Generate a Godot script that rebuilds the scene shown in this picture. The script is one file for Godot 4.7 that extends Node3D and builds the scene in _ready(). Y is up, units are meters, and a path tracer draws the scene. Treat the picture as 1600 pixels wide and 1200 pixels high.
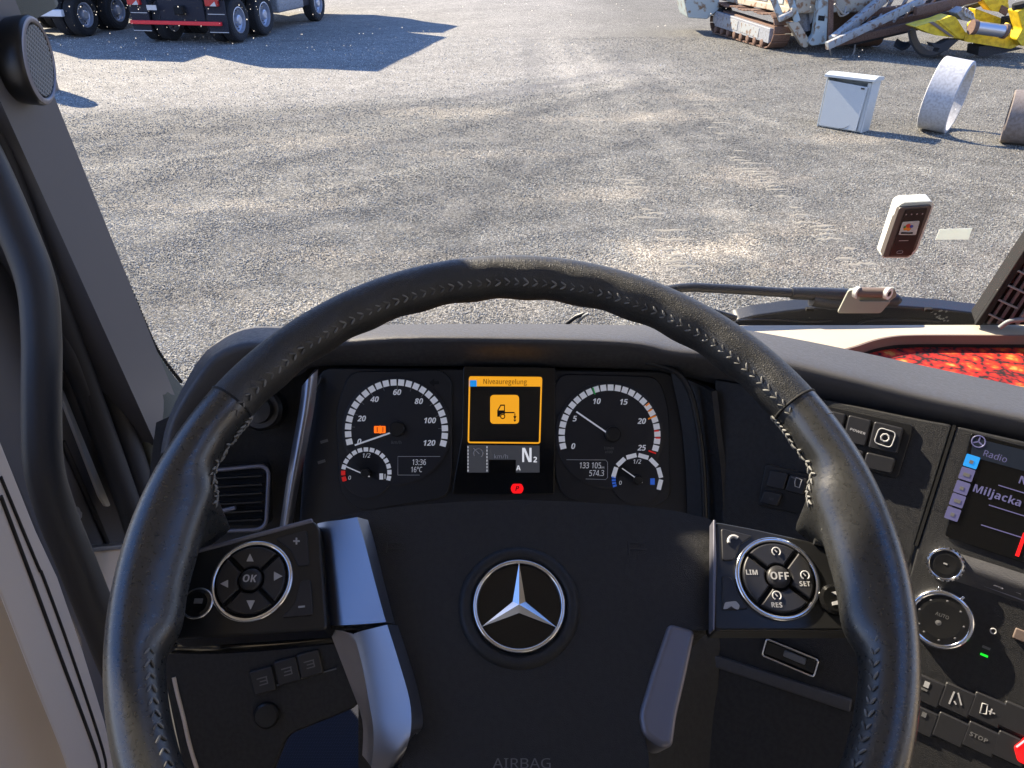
extends Node3D
# View from the driver's seat of a lorry over a gravel yard. Metres, y up; the eye stands at (0, 2.6, 0) and looks down -z.

const FX := 1203.41
var eye := Vector3(0, 2.6, 0)
var cr := Vector3.RIGHT
var cu := Vector3.UP
var cf := Vector3.FORWARD
var M := {}
var taken := {}
var cache := {}
var rng := RandomNumberGenerator.new()


# ---------------------------------------------------------------- pixels of the photograph to points
func ray(u: float, v: float) -> Vector3:
	return cr * ((u - 800.0) / FX) + cu * ((600.0 - v) / FX) + cf


func P(u: float, v: float, d: float) -> Vector3:
	return eye + ray(u, v) * d


func hit(u: float, v: float, o: Vector3, n: Vector3) -> Vector3:
	var r := ray(u, v)
	return eye + r * ((o - eye).dot(n) / r.dot(n))


func gp(u: float, v: float, y := 0.0) -> Vector3:
	return hit(u, v, Vector3(0, y, 0), Vector3.UP)


func W(u: float, v: float, z: float) -> Vector3:
	return hit(u, v, Vector3(0, 0, z), Vector3.BACK)


func loc(fr: Transform3D, u: float, v: float, z := 0.0) -> Vector2:
	var q := fr.affine_inverse() * hit(u, v, fr * Vector3(0, 0, z), fr.basis.z)
	return Vector2(q.x, q.y)


func locs(fr: Transform3D, a: Array, z := 0.0) -> PackedVector2Array:
	var o := PackedVector2Array()
	for p in a:
		o.append(loc(fr, p[0], p[1], z))
	return o


func frame(o: Vector3, y_hint: Vector3, z: Vector3) -> Transform3D:
	var zz := z.normalized()
	var xx := y_hint.cross(zz).normalized()
	return Transform3D(Basis(xx, zz.cross(xx), zz), o)


# ---------------------------------------------------------------- mesh building
class MB:
	var v := PackedVector3Array()
	var n := PackedVector3Array()
	var uv := PackedVector2Array()
	var ix := PackedInt32Array()

	func vert(p: Vector3, nn: Vector3, t := Vector2.ZERO) -> int:
		v.append(p)
		n.append(nn)
		uv.append(t)
		return v.size() - 1

	func tri(a: int, b: int, c: int) -> void:
		var g := (v[b] - v[a]).cross(v[c] - v[a])
		ix.append(a)
		if g.dot(n[a] + n[b] + n[c]) > 0.0:
			ix.append(c)
			ix.append(b)
		else:
			ix.append(b)
			ix.append(c)

	func quad(a: int, b: int, c: int, d: int) -> void:
		tri(a, b, c)
		tri(a, c, d)

	func flat(p: Array, nn: Vector3) -> void:
		var k := []
		for q in p:
			k.append(vert(q, nn))
		for i in range(1, k.size() - 1):
			tri(k[0], k[i], k[i + 1])

	func grid(rows: Array, wrap_i := false, wrap_j := false, flip := false) -> void:
		var ni := rows.size()
		var nj: int = rows[0].size()
		var base := v.size()
		for i in ni:
			var up: PackedVector3Array = rows[(i + 1) % ni if wrap_i else mini(i + 1, ni - 1)]
			var dn: PackedVector3Array = rows[(i + ni - 1) % ni if wrap_i else maxi(i - 1, 0)]
			var row: PackedVector3Array = rows[i]
			for j in nj:
				var du := up[j] - dn[j]
				var dv := row[(j + 1) % nj if wrap_j else mini(j + 1, nj - 1)] - row[(j + nj - 1) % nj if wrap_j else maxi(j - 1, 0)]
				var nn := du.cross(dv).normalized()
				vert(row[j], -nn if flip else nn, Vector2(float(j) / maxi(nj - 1, 1), float(i) / maxi(ni - 1, 1)))
		for i in (ni if wrap_i else ni - 1):
			for j in (nj if wrap_j else nj - 1):
				var i2 := (i + 1) % ni
				var j2 := (j + 1) % nj
				quad(base + i * nj + j, base + i * nj + j2, base + i2 * nj + j2, base + i2 * nj + j)

	func mesh() -> ArrayMesh:
		var a := []
		a.resize(Mesh.ARRAY_MAX)
		a[Mesh.ARRAY_VERTEX] = v
		a[Mesh.ARRAY_NORMAL] = n
		a[Mesh.ARRAY_TEX_UV] = uv
		a[Mesh.ARRAY_INDEX] = ix
		var m := ArrayMesh.new()
		m.add_surface_from_arrays(Mesh.PRIMITIVE_TRIANGLES, a)
		return m


func ccw(p: PackedVector2Array) -> PackedVector2Array:
	if Geometry2D.is_polygon_clockwise(p):
		p.reverse()
	return p


func rounded(p: PackedVector2Array, r: float, seg := 4) -> PackedVector2Array:
	var o := PackedVector2Array()
	var c := p.size()
	for i in c:
		var a := p[(i + c - 1) % c] - p[i]
		var b := p[(i + 1) % c] - p[i]
		var k := minf(r, 0.45 * minf(a.length(), b.length()))
		var s := p[i] + a.normalized() * k
		var e := p[i] + b.normalized() * k
		for j in seg + 1:
			var t := float(j) / seg
			o.append(s.lerp(p[i], t).lerp(p[i].lerp(e, t), t))
	return o


func rect(w: float, h: float, r := 0.0, seg := 4) -> PackedVector2Array:
	var p := PackedVector2Array([Vector2(-w / 2, -h / 2), Vector2(w / 2, -h / 2), Vector2(w / 2, h / 2), Vector2(-w / 2, h / 2)])
	return rounded(p, r, seg) if r > 0.0 else p


func circle(r: float, c := 32, at := Vector2.ZERO) -> PackedVector2Array:
	var o := PackedVector2Array()
	for i in c:
		o.append(at + Vector2.from_angle(TAU * i / c) * r)
	return o


# a plate of the outline poly in the xy plane from z0 (back) to z1 (front), its front edge rounded over bev
func prism(poly0: PackedVector2Array, z0: float, z1: float, bev := 0.0, back := true) -> ArrayMesh:
	var poly := ccw(poly0.duplicate())
	var c := poly.size()
	var miter := PackedVector2Array()
	for i in c:
		var d0 := (poly[i] - poly[(i + c - 1) % c]).normalized()
		var d1 := (poly[(i + 1) % c] - poly[i]).normalized()
		var n0 := Vector2(d0.y, -d0.x)
		var n1 := Vector2(d1.y, -d1.x)
		var m := (n0 + n1).normalized()
		miter.append(m / maxf(0.45, m.dot(n0)))
	var mb := MB.new()
	var levels := [[0.0, z0, 0.0], [0.0, z1 - bev, 0.0]]
	if bev > 0.0:
		for k in range(1, 4):
			var t := k / 3.0 * PI / 2
			levels.append([bev * (1 - cos(t)), z1 - bev + bev * sin(t), t])
	for i in c:
		var j := (i + 1) % c
		var d := (poly[j] - poly[i]).normalized()
		var nn := Vector2(d.y, -d.x)
		var da := miter[i].normalized()
		var db := miter[j].normalized()
		var na := da if da.dot(nn) > 0.86 else nn
		var nb := db if db.dot(nn) > 0.86 else nn
		var last := []
		for l in levels:
			var pa: Vector2 = poly[i] - miter[i] * l[0]
			var pb: Vector2 = poly[j] - miter[j] * l[0]
			var ct := cos(l[2])
			var sn := sin(l[2])
			var a := mb.vert(Vector3(pa.x, pa.y, l[1]), Vector3(na.x * ct, na.y * ct, sn))
			var b := mb.vert(Vector3(pb.x, pb.y, l[1]), Vector3(nb.x * ct, nb.y * ct, sn))
			if last.size():
				mb.quad(last[0], last[1], b, a)
			last = [a, b]
	var front := PackedVector2Array()
	for i in c:
		front.append(poly[i] - miter[i] * bev)
	for side in ([0, 1] if back else [0]):
		var pts := front if side == 0 else poly
		var tri := Geometry2D.triangulate_polygon(pts)
		if tri.is_empty():
			pts = poly
			tri = Geometry2D.triangulate_polygon(pts)
		var base := mb.v.size()
		for q in pts:
			mb.vert(Vector3(q.x, q.y, z1 if side == 0 else z0), Vector3(0, 0, 1 if side == 0 else -1), q)
		for t in range(0, tri.size(), 3):
			mb.tri(base + tri[t], base + tri[t + 1], base + tri[t + 2])
	return mb.mesh()


func box(w: float, h: float, d: float, bev := 0.0) -> ArrayMesh:
	var key := "box %.5f %.5f %.5f %.5f" % [w, h, d, bev]
	if not cache.has(key):
		cache[key] = prism(rect(w, h, bev, 2), -d / 2, d / 2, minf(bev, d * 0.4))
	return cache[key]


func tube(path: PackedVector3Array, rad, sides := 10, closed := false) -> ArrayMesh:
	var c := path.size()
	var rows := []
	var t0 := (path[1] - path[0]).normalized()
	var up := Vector3.UP if absf(t0.y) < 0.9 else Vector3.RIGHT
	var side := t0.cross(up).normalized()
	for i in c:
		var a := path[(i + c - 1) % c if closed else maxi(i - 1, 0)]
		var b := path[(i + 1) % c if closed else mini(i + 1, c - 1)]
		var t := (b - a).normalized()
		side = (side - t * side.dot(t)).normalized()
		var other := t.cross(side)
		var r: float = rad[i] if rad is Array or rad is PackedFloat32Array else rad
		var row := PackedVector3Array()
		for k in sides:
			var f := TAU * k / sides
			row.append(path[i] + (side * cos(f) + other * sin(f)) * r)
		rows.append(row)
	var mb := MB.new()
	mb.grid(rows, closed, true, false)
	# make sure the walls face outwards
	if mb.n[0].dot(mb.v[0] - path[0]) < 0.0:
		mb = MB.new()
		mb.grid(rows, closed, true, true)
	if not closed:
		for e in [0, c - 1]:
			var t := (path[0] - path[1]).normalized() if e == 0 else (path[c - 1] - path[c - 2]).normalized()
			mb.flat(Array(rows[e]), t)
	return mb.mesh()


# profile of (radius, z), turned about the z axis; flat across its corners unless soft
func lathe(prof: Array, segs := 32, soft := false) -> ArrayMesh:
	var mb := MB.new()
	for i in prof.size() - 1:
		var a := Vector2(prof[i][0], prof[i][1])
		var b := Vector2(prof[i + 1][0], prof[i + 1][1])
		var d := (b - a).normalized()
		var nn := Vector2(-d.y, d.x)
		var na := nn
		var nb := nn
		if soft:
			if i > 0:
				var e := (a - Vector2(prof[i - 1][0], prof[i - 1][1])).normalized()
				na = (nn + Vector2(-e.y, e.x)).normalized()
			if i < prof.size() - 2:
				var e := (Vector2(prof[i + 2][0], prof[i + 2][1]) - b).normalized()
				nb = (nn + Vector2(-e.y, e.x)).normalized()
		var last := []
		for k in segs + 1:
			var f := TAU * k / segs
			var cs := cos(f)
			var sn := sin(f)
			var p := mb.vert(Vector3(a.x * cs, a.x * sn, a.y), Vector3(na.x * cs, na.x * sn, na.y))
			var q := mb.vert(Vector3(b.x * cs, b.x * sn, b.y), Vector3(nb.x * cs, nb.x * sn, nb.y))
			if last.size():
				mb.quad(last[0], last[1], q, p)
			last = [p, q]
	return mb.mesh()


func crom(a: PackedVector3Array, n: int) -> PackedVector3Array:
	var o := PackedVector3Array()
	var c := a.size()
	for i in c - 1:
		var p0 := a[maxi(i - 1, 0)]
		var p3 := a[mini(i + 2, c - 1)]
		for k in n:
			o.append(a[i].cubic_interpolate(a[i + 1], p0, p3, float(k) / n))
	o.append(a[c - 1])
	return o


func path(a: Array, n := 6) -> PackedVector3Array:
	return crom(PackedVector3Array(a), n)


func px_path(a: Array, n := 6) -> PackedVector3Array:
	var o := PackedVector3Array()
	for p in a:
		o.append(P(p[0], p[1], p[2]))
	return crom(o, n)


# a curved panel through rows of points, given a thickness; its face turns to whoever stands at look
func sheet(rows_in: Array, ni: int, nj: int, thick := 0.006, look = null) -> ArrayMesh:
	var rows := []
	for r in rows_in:
		rows.append(crom(PackedVector3Array(r), nj))
	var cols: int = rows[0].size()
	var big := []
	for i in (rows.size() - 1) * ni + 1:
		var r := PackedVector3Array()
		r.resize(cols)
		big.append(r)
	for j in cols:
		var c := PackedVector3Array()
		for r in rows:
			c.append(r[j])
		c = crom(c, ni)
		for i in c.size():
			big[i][j] = c[i]
	var to: Vector3 = eye if look == null else look
	var mid_i := big.size() / 2
	var mid_j := cols / 2
	var test := (big[mini(mid_i + 1, big.size() - 1)][mid_j] - big[maxi(mid_i - 1, 0)][mid_j] as Vector3).cross(big[mid_i][mini(mid_j + 1, cols - 1)] - big[mid_i][maxi(mid_j - 1, 0)])
	var flip := test.dot(to - big[mid_i][mid_j]) < 0.0
	var mb := MB.new()
	mb.grid(big, false, false, flip)
	if thick > 0.0:
		var under := []
		for i in big.size():
			var r := PackedVector3Array()
			for j in cols:
				r.append(big[i][j] - mb.n[i * cols + j] * thick)
			under.append(r)
		mb.grid(under, false, false, not flip)
		for e in [[0, true], [big.size() - 1, true], [0, false], [cols - 1, false]]:
			var a := PackedVector3Array()
			var b := PackedVector3Array()
			if e[1]:
				a = big[e[0]]
				b = under[e[0]]
			else:
				for i in big.size():
					a.append(big[i][e[0]])
					b.append(under[i][e[0]])
			mb.grid([a, b])
	return mb.mesh()


func pxs(rows: Array) -> Array:
	var o := []
	for r in rows:
		var q := PackedVector3Array()
		for p in r:
			q.append(P(p[0], p[1], p[2]))
		o.append(q)
	return o


# ---------------------------------------------------------------- nodes
func numbered(called: String) -> String:
	taken[called] = taken.get(called, 0) + 1
	return called if taken[called] == 1 else "%s_%03d" % [called, taken[called] - 1]


func thing(called: String, label: String, category: String, at := Transform3D.IDENTITY, group := "") -> Node3D:
	var o := Node3D.new()
	o.name = numbered(called)
	add_child(o)
	o.transform = at
	o.set_meta("label", label)
	o.set_meta("category", category)
	if group:
		o.set_meta("group", group)
	return o


func part(parent: Node3D, called: String, mesh: Mesh, mat: Material, at := Transform3D.IDENTITY) -> MeshInstance3D:
	var o := MeshInstance3D.new()
	o.name = called
	o.mesh = mesh
	o.material_override = mat
	o.transform = at
	parent.add_child(o, true)
	return o


# a part whose mesh is given in world coordinates
func wpart(parent: Node3D, called: String, mesh: Mesh, mat: Material) -> MeshInstance3D:
	return part(parent, called, mesh, mat, parent.global_transform.affine_inverse())


func at2(p: Vector2, z := 0.0, turn := 0.0) -> Transform3D:
	return Transform3D(Basis(Vector3.BACK, turn), Vector3(p.x, p.y, z))


var fonts := {}
func words(parent: Node3D, called: String, s: String, p: Vector2, z: float, h: float, mat: Material, turn := 0.0, slant := 0.0, bold := false, squeeze := 1.0) -> MeshInstance3D:
	var key := s + ("b" if bold else "")
	if not fonts.has(bold):
		var f := SystemFont.new()
		f.font_names = PackedStringArray(["Droid Sans"])
		f.font_weight = 700 if bold else 400
		fonts[bold] = f
	if not cache.has("t" + key):
		var t := TextMesh.new()
		t.text = s
		t.font = fonts[bold]
		t.font_size = 64
		t.pixel_size = 1.0 / 46.0
		t.depth = 0.03
		t.curve_step = 2.0
		cache["t" + key] = t
	var b := Basis(Vector3.BACK, turn) * Basis(Vector3(h * squeeze, 0, 0), Vector3(h * slant, h, 0), Vector3(0, 0, h))
	return part(parent, called, cache["t" + key], mat, Transform3D(b, Vector3(p.x, p.y, z)))


# a straight beam of w by h between two points, in the parent's own axes
func bar(parent: Node3D, called: String, a: Vector3, b: Vector3, w: float, h: float, mat: Material, bev := 0.0, up := Vector3.UP) -> MeshInstance3D:
	var d := b - a
	var z := d.normalized()
	var x := up.cross(z)
	x = x.normalized() if x.length() > 0.05 else Vector3.RIGHT
	return part(parent, called, box(w, h, d.length(), bev), mat, Transform3D(Basis(x, z.cross(x), z), (a + b) / 2))


func rod(parent: Node3D, called: String, a: Vector3, b: Vector3, r: float, mat: Material, sides := 14) -> MeshInstance3D:
	return part(parent, called, tube(PackedVector3Array([a, b]), r, sides), mat)


# ---------------------------------------------------------------- surfaces made by sampling a distance field (surface nets)
func nets(f: Callable, lo: Vector3, hi: Vector3, cell: float, skip: Callable) -> MB:
	var nx := int((hi.x - lo.x) / cell) + 1
	var ny := int((hi.y - lo.y) / cell) + 1
	var nz := int((hi.z - lo.z) / cell) + 1
	var d := PackedFloat32Array()
	d.resize(nx * ny * nz)
	d.fill(1.0)
	for j in ny:
		for i in nx:
			var x := lo.x + i * cell
			var y := lo.y + j * cell
			if skip.call(x, y):
				continue
			for k in nz:
				d[(k * ny + j) * nx + i] = f.call(Vector3(x, y, lo.z + k * cell))
	var mb := MB.new()
	var id := PackedInt32Array()
	id.resize(nx * ny * nz)
	id.fill(-1)
	var offs := [0, 1, nx, nx + 1, nx * ny, nx * ny + 1, nx * ny + nx, nx * ny + nx + 1]
	var cor := [Vector3(0, 0, 0), Vector3(1, 0, 0), Vector3(0, 1, 0), Vector3(1, 1, 0), Vector3(0, 0, 1), Vector3(1, 0, 1), Vector3(0, 1, 1), Vector3(1, 1, 1)]
	var edges := [[0, 1], [2, 3], [4, 5], [6, 7], [0, 2], [1, 3], [4, 6], [5, 7], [0, 4], [1, 5], [2, 6], [3, 7]]
	for k in nz - 1:
		for j in ny - 1:
			for i in nx - 1:
				var b := (k * ny + j) * nx + i
				var s := 0
				for q in 8:
					if d[b + offs[q]] < 0.0:
						s += 1
				if s == 0 or s == 8:
					continue
				var sum := Vector3.ZERO
				var c := 0
				for e in edges:
					var da := d[b + offs[e[0]]]
					var db := d[b + offs[e[1]]]
					if (da < 0.0) != (db < 0.0):
						sum += (cor[e[0]] as Vector3).lerp(cor[e[1]], da / (da - db))
						c += 1
				var p := lo + (Vector3(i, j, k) + sum / c) * cell
				var h := cell * 0.5
				var g := Vector3(f.call(p + Vector3(h, 0, 0)) - f.call(p - Vector3(h, 0, 0)), f.call(p + Vector3(0, h, 0)) - f.call(p - Vector3(0, h, 0)), f.call(p + Vector3(0, 0, h)) - f.call(p - Vector3(0, 0, h))).normalized()
				p -= g * float(f.call(p))
				id[b] = mb.vert(p, g)
	var step := [1, nx, nx * ny]
	for k in range(1, nz - 1):
		for j in range(1, ny - 1):
			for i in range(1, nx - 1):
				var b := (k * ny + j) * nx + i
				for ax in 3:
					if (d[b] < 0.0) != (d[b + step[ax]] < 0.0):
						var o1: int = step[(ax + 1) % 3]
						var o2: int = step[(ax + 2) % 3]
						var q := [id[b], id[b - o1], id[b - o1 - o2], id[b - o2]]
						if q.min() >= 0:
							mb.quad(q[0], q[1], q[2], q[3])
	return mb


# ---------------------------------------------------------------- materials
func noise_tex(seed_no: int, freq: float, size := 512, kind := FastNoiseLite.TYPE_SIMPLEX_SMOOTH, normal := false, strength := 8.0, oct := 4, ramp: Gradient = null) -> NoiseTexture2D:
	var n := FastNoiseLite.new()
	n.seed = seed_no
	n.frequency = freq
	n.noise_type = kind
	n.fractal_octaves = oct
	if kind == FastNoiseLite.TYPE_CELLULAR:
		n.cellular_return_type = FastNoiseLite.RETURN_DISTANCE2_SUB
	var t := NoiseTexture2D.new()
	t.width = size
	t.height = size
	t.seamless = true
	t.noise = n
	t.as_normal_map = normal
	t.bump_strength = strength
	if ramp:
		t.color_ramp = ramp
	return t


func mat(called: String, lin: Color, rough := 0.5, metal := 0.0) -> StandardMaterial3D:
	var m := StandardMaterial3D.new()
	m.resource_name = called
	m.albedo_color = lin.linear_to_srgb()
	m.roughness = rough
	m.metallic = metal
	M[called] = m
	return m


func uneven(m: StandardMaterial3D, tex: Texture2D) -> StandardMaterial3D:
	m.roughness_texture = tex
	return m


func grain(m: StandardMaterial3D, tex: Texture2D, scale: float, strength: float) -> StandardMaterial3D:
	m.uv1_triplanar = true
	m.uv1_scale = Vector3.ONE * scale
	m.normal_enabled = true
	m.normal_texture = tex
	m.normal_scale = strength
	return m


func tint(m: StandardMaterial3D, tex: Texture2D, scale: float) -> StandardMaterial3D:
	m.uv1_triplanar = true
	m.uv1_scale = Vector3.ONE * scale
	m.albedo_texture = tex
	return m


func glow(m: StandardMaterial3D, c: Color, e: float) -> StandardMaterial3D:
	m.emission_enabled = true
	m.emission = c
	m.emission_energy_multiplier = e
	return m


func ramp2(a: Color, b: Color, lo := 0.3, hi := 0.7) -> Gradient:
	var g := Gradient.new()
	g.offsets = PackedFloat32Array([lo, hi])
	g.colors = PackedColorArray([a, b])
	return g


func C(r: float, g := -1.0, b := -1.0) -> Color:
	return Color(r, r if g < 0 else g, r if b < 0 else b)


func make_materials() -> void:
	var leather := noise_tex(3, 0.045, 512, FastNoiseLite.TYPE_CELLULAR, true, 6.0, 2)
	var fine := noise_tex(5, 0.09, 512, FastNoiseLite.TYPE_SIMPLEX_SMOOTH, true, 5.0, 3)
	var wear := noise_tex(7, 0.012, 512, FastNoiseLite.TYPE_SIMPLEX_SMOOTH, false, 1.0, 5, ramp2(C(0.72), C(1.0), 0.25, 0.7))
	var blotch := noise_tex(9, 0.02, 512, FastNoiseLite.TYPE_SIMPLEX_SMOOTH, false, 1.0, 5, ramp2(Color(0.88, 0.86, 0.84), Color(1, 1, 1), 0.3, 0.62))
	var speck := noise_tex(13, 0.12, 512, FastNoiseLite.TYPE_SIMPLEX_SMOOTH, false, 1.0, 4, ramp2(Color(0.87, 0.86, 0.85), Color(1, 1, 1), 0.25, 0.6))
	var rust := noise_tex(11, 0.016, 512, FastNoiseLite.TYPE_SIMPLEX_SMOOTH, false, 1.0, 5, ramp2(Color(0.74, 0.56, 0.44), Color(1, 1, 1), 0.16, 0.4))
	uneven(grain(mat("leather_grained", C(0.024, 0.0245, 0.0235), 0.55), leather, 30.0, 0.9), wear)
	uneven(grain(mat("leather_smooth", C(0.026, 0.0265, 0.0255), 0.36), leather, 44.0, 0.22), wear)
	M.leather_smooth.metallic_specular = 0.72
	M.leather_grained.metallic_specular = 0.62
	mat("seam", C(0.006), 0.8)
	mat("thread", C(0.2, 0.2, 0.19), 0.75)
	mat("thread_worn", C(0.11, 0.11, 0.105), 0.8)
	uneven(grain(mat("pad_plastic", C(0.012, 0.0122, 0.013), 0.56), fine, 26.0, 0.7), wear)
	uneven(grain(mat("dash_black", C(0.011, 0.0112, 0.012), 0.64), fine, 22.0, 0.7), wear)
	uneven(grain(mat("dash_soft", C(0.056, 0.056, 0.06), 0.6), fine, 22.0, 0.7), wear)
	mat("gloss_black", C(0.008), 0.16)
	mat("satin_black", C(0.012), 0.34)
	mat("deep_black", C(0.006), 0.9)
	mat("button_black", C(0.02, 0.02, 0.022), 0.42)
	mat("chrome", C(0.78, 0.79, 0.8), 0.12, 1.0)
	grain(mat("satin_silver", C(0.30, 0.31, 0.35), 0.34, 1.0), fine, 80.0, 0.1)
	mat("dark_silver", C(0.2, 0.2, 0.235), 0.45, 0.6)
	mat("icon_white", C(0.45), 0.6)
	mat("icon_grey", C(0.14), 0.6)
	glow(mat("dial_white", C(0.7), 0.6), Color(0.93, 0.95, 1.0), 0.064)
	glow(mat("dial_red", C(0.5, 0.03, 0.02), 0.6), Color(1, 0.1, 0.08), 0.092)
	glow(mat("dial_blue", C(0.05, 0.15, 0.5), 0.6), Color(0.2, 0.45, 1.0), 0.084)
	glow(mat("dial_green", C(0.02, 0.3, 0.08), 0.6), Color(0.1, 0.8, 0.3), 0.050)
	glow(mat("dial_orange", C(0.6, 0.25, 0.02), 0.6), Color(1.0, 0.5, 0.05), 0.105)
	mat("dial_face", C(0.009, 0.010, 0.014), 0.5)
	mat("dial_panel", C(0.009, 0.010, 0.013), 0.45)
	glow(mat("screen_yellow", C(0.3, 0.16, 0.01), 0.5), Color(1.0, 0.68, 0.12), 0.27)
	mat("screen_black", C(0.004), 0.25)
	glow(mat("screen_grey", C(0.03), 0.4), Color(0.35, 0.36, 0.4), 0.103)
	glow(mat("screen_white", C(0.3), 0.4), Color(0.95, 0.96, 1.0), 0.220)
	glow(mat("screen_blue", C(0.02, 0.15, 0.3), 0.4), Color(0.1, 0.62, 1.0), 0.220)
	glow(mat("screen_violet", C(0.1, 0.1, 0.2), 0.4), Color(0.5, 0.48, 0.72), 0.058)
	glow(mat("screen_band", C(0.01, 0.014, 0.02), 0.3), Color(0.2, 0.24, 0.34), 0.050)
	glow(mat("lamp_red", C(0.4, 0.01, 0.01), 0.4), Color(1.0, 0.05, 0.08), 0.357)
	glow(mat("lamp_orange", C(0.4, 0.12, 0.01), 0.4), Color(1.0, 0.42, 0.05), 0.378)
	glow(mat("lamp_green", C(0.02, 0.4, 0.02), 0.4), Color(0.1, 1.0, 0.2), 0.336)
	grain(mat("beige_plastic", C(0.60, 0.52, 0.44), 0.62), fine, 30.0, 0.3)
	grain(mat("cowl_beige", C(0.50, 0.44, 0.34), 0.7), fine, 30.0, 0.3)
	grain(mat("brown_plastic", C(0.16, 0.12, 0.10), 0.6), fine, 40.0, 0.3)
	grain(mat("pillar_grey", C(0.078, 0.086, 0.072), 0.75), fine, 22.0, 0.8)
	grain(mat("handle_black", C(0.022, 0.021, 0.021), 0.5), fine, 60.0, 0.25)
	mat("rubber", C(0.012, 0.012, 0.014), 0.6)
	mat("jamb_grey", C(0.09, 0.09, 0.1), 0.5)
	mat("white_paint", C(0.72, 0.73, 0.75), 0.35)
	mat("headliner", C(0.62, 0.59, 0.55), 0.9)
	mat("cab_floor", C(0.03), 0.9)
	mat("zinc", C(0.5, 0.51, 0.55), 0.35, 0.8)
	var g := mat("glass", C(0.12), 0.02)
	g.albedo_color.a = 0.01
	g.metallic_specular = 0.17
	g.transparency = BaseMaterial3D.TRANSPARENCY_ALPHA
	var stw := mat("sticker_white", C(0.75, 0.78, 0.76), 0.6)
	stw.backlight_enabled = true
	stw.backlight = Color(0.85, 0.88, 0.86)
	mat("device_shell", C(0.66, 0.68, 0.62), 0.5)
	mat("device_bezel", C(0.10, 0.085, 0.075), 0.5)
	mat("device_face", C(0.028, 0.02, 0.019), 0.3)
	mat("device_print", C(0.3, 0.27, 0.27), 0.5)
	mat("print_red", C(0.55, 0.06, 0.03), 0.5)
	mat("print_orange", C(0.7, 0.25, 0.03), 0.5)
	mat("print_green", C(0.05, 0.25, 0.06), 0.5)
	mat("print_blue", C(0.03, 0.06, 0.3), 0.5)
	mat("clip_beige", C(0.30, 0.31, 0.25), 0.5)
	mat("wiper_black", C(0.02, 0.022, 0.026), 0.4)
	mat("cowl_black", C(0.018, 0.022, 0.03), 0.45)
	mat("grille_grey", C(0.21, 0.23, 0.24), 0.5)
	# yard
	grain(mat("cabinet_grey", C(0.46, 0.49, 0.48), 0.55), fine, 2.0, 0.15)
	tint(mat("concrete_pale", C(0.46, 0.465, 0.47), 0.85), speck, 0.35)
	tint(mat("concrete_dark", C(0.20, 0.17, 0.15), 0.85), blotch, 1.5)
	mat("truck_dark", C(0.008, 0.010, 0.02), 0.7)
	mat("truck_body", C(0.02, 0.024, 0.03), 0.4)
	mat("tyre", C(0.014, 0.015, 0.018), 0.85)
	mat("rim_metal", C(0.45, 0.48, 0.55), 0.4, 0.6)
	mat("reflector_red", C(0.85, 0.03, 0.04), 0.4)
	mat("tail_red", C(0.5, 0.02, 0.02), 0.3)
	mat("tail_clear", C(0.6, 0.58, 0.55), 0.3)
	tint(mat("pale_blue_paint", C(0.34, 0.41, 0.42), 0.6), rust, 0.45)
	tint(mat("cream_paint", C(0.40, 0.36, 0.28), 0.65), rust, 0.6)
	tint(mat("rusty_steel", C(0.17, 0.10, 0.07), 0.85), blotch, 2.0)
	tint(mat("dull_steel", C(0.28, 0.30, 0.33), 0.55), blotch, 1.5)
	tint(mat("beam_grey", C(0.30, 0.32, 0.325), 0.65), rust, 0.7)
	tint(mat("yellow_paint", C(0.72, 0.52, 0.015), 0.5), blotch, 0.8)
	mat("belt_rubber", C(0.03, 0.031, 0.033), 0.8)
	mat("glass_dust", C(0.6, 0.58, 0.54), 0.9)
	M.glass_dust.backlight_enabled = true
	M.glass_dust.backlight = Color(0.9, 0.88, 0.84)
	mat("hose", C(0.25, 0.23, 0.2), 0.6)
	M.wear = wear
	# red and orange printed liner of the tray
	var flame := noise_tex(21, 0.018, 512, FastNoiseLite.TYPE_CELLULAR, false, 1.0, 3)
	var gr := Gradient.new()
	gr.offsets = PackedFloat32Array([0.0, 0.1, 0.16, 0.3, 0.45, 0.62, 0.85])
	gr.colors = PackedColorArray([Color(0.05, 0.04, 0.05), Color(0.12, 0.08, 0.08), Color(0.62, 0.03, 0.05), Color(0.86, 0.12, 0.05), Color(0.95, 0.3, 0.08), Color(1.0, 0.62, 0.25), Color(0.98, 0.75, 0.5)])
	gr.interpolation_mode = Gradient.GRADIENT_INTERPOLATE_LINEAR
	flame.color_ramp = gr
	var lm := mat("liner", C(0.6), 0.8)
	lm.albedo_texture = flame
	lm.uv1_triplanar = true
	lm.uv1_scale = Vector3(3.4, 3.4, 5.6)
	# woven mat
	var im := Image.create(64, 64, false, Image.FORMAT_RGB8)
	im.fill(Color(0.10, 0.11, 0.16))
	for j in 8:
		for i in 8:
			im.fill_rect(Rect2i(i * 8 + (4 if j % 2 else 0), j * 8, 3, 4), Color(0.34, 0.38, 0.52))
	var wm := mat("woven", C(0.35), 0.9)
	wm.albedo_texture = ImageTexture.create_from_image(im)
	wm.uv1_triplanar = true
	wm.uv1_scale = Vector3.ONE * 45.0


# ---------------------------------------------------------------- the yard
var gn1 := FastNoiseLite.new()
var gn2 := FastNoiseLite.new()
var gn3 := FastNoiseLite.new()
var sand_spots := []


func soft(e0: float, e1: float, x: float) -> float:
	return smoothstep(e0, e1, x)


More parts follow.
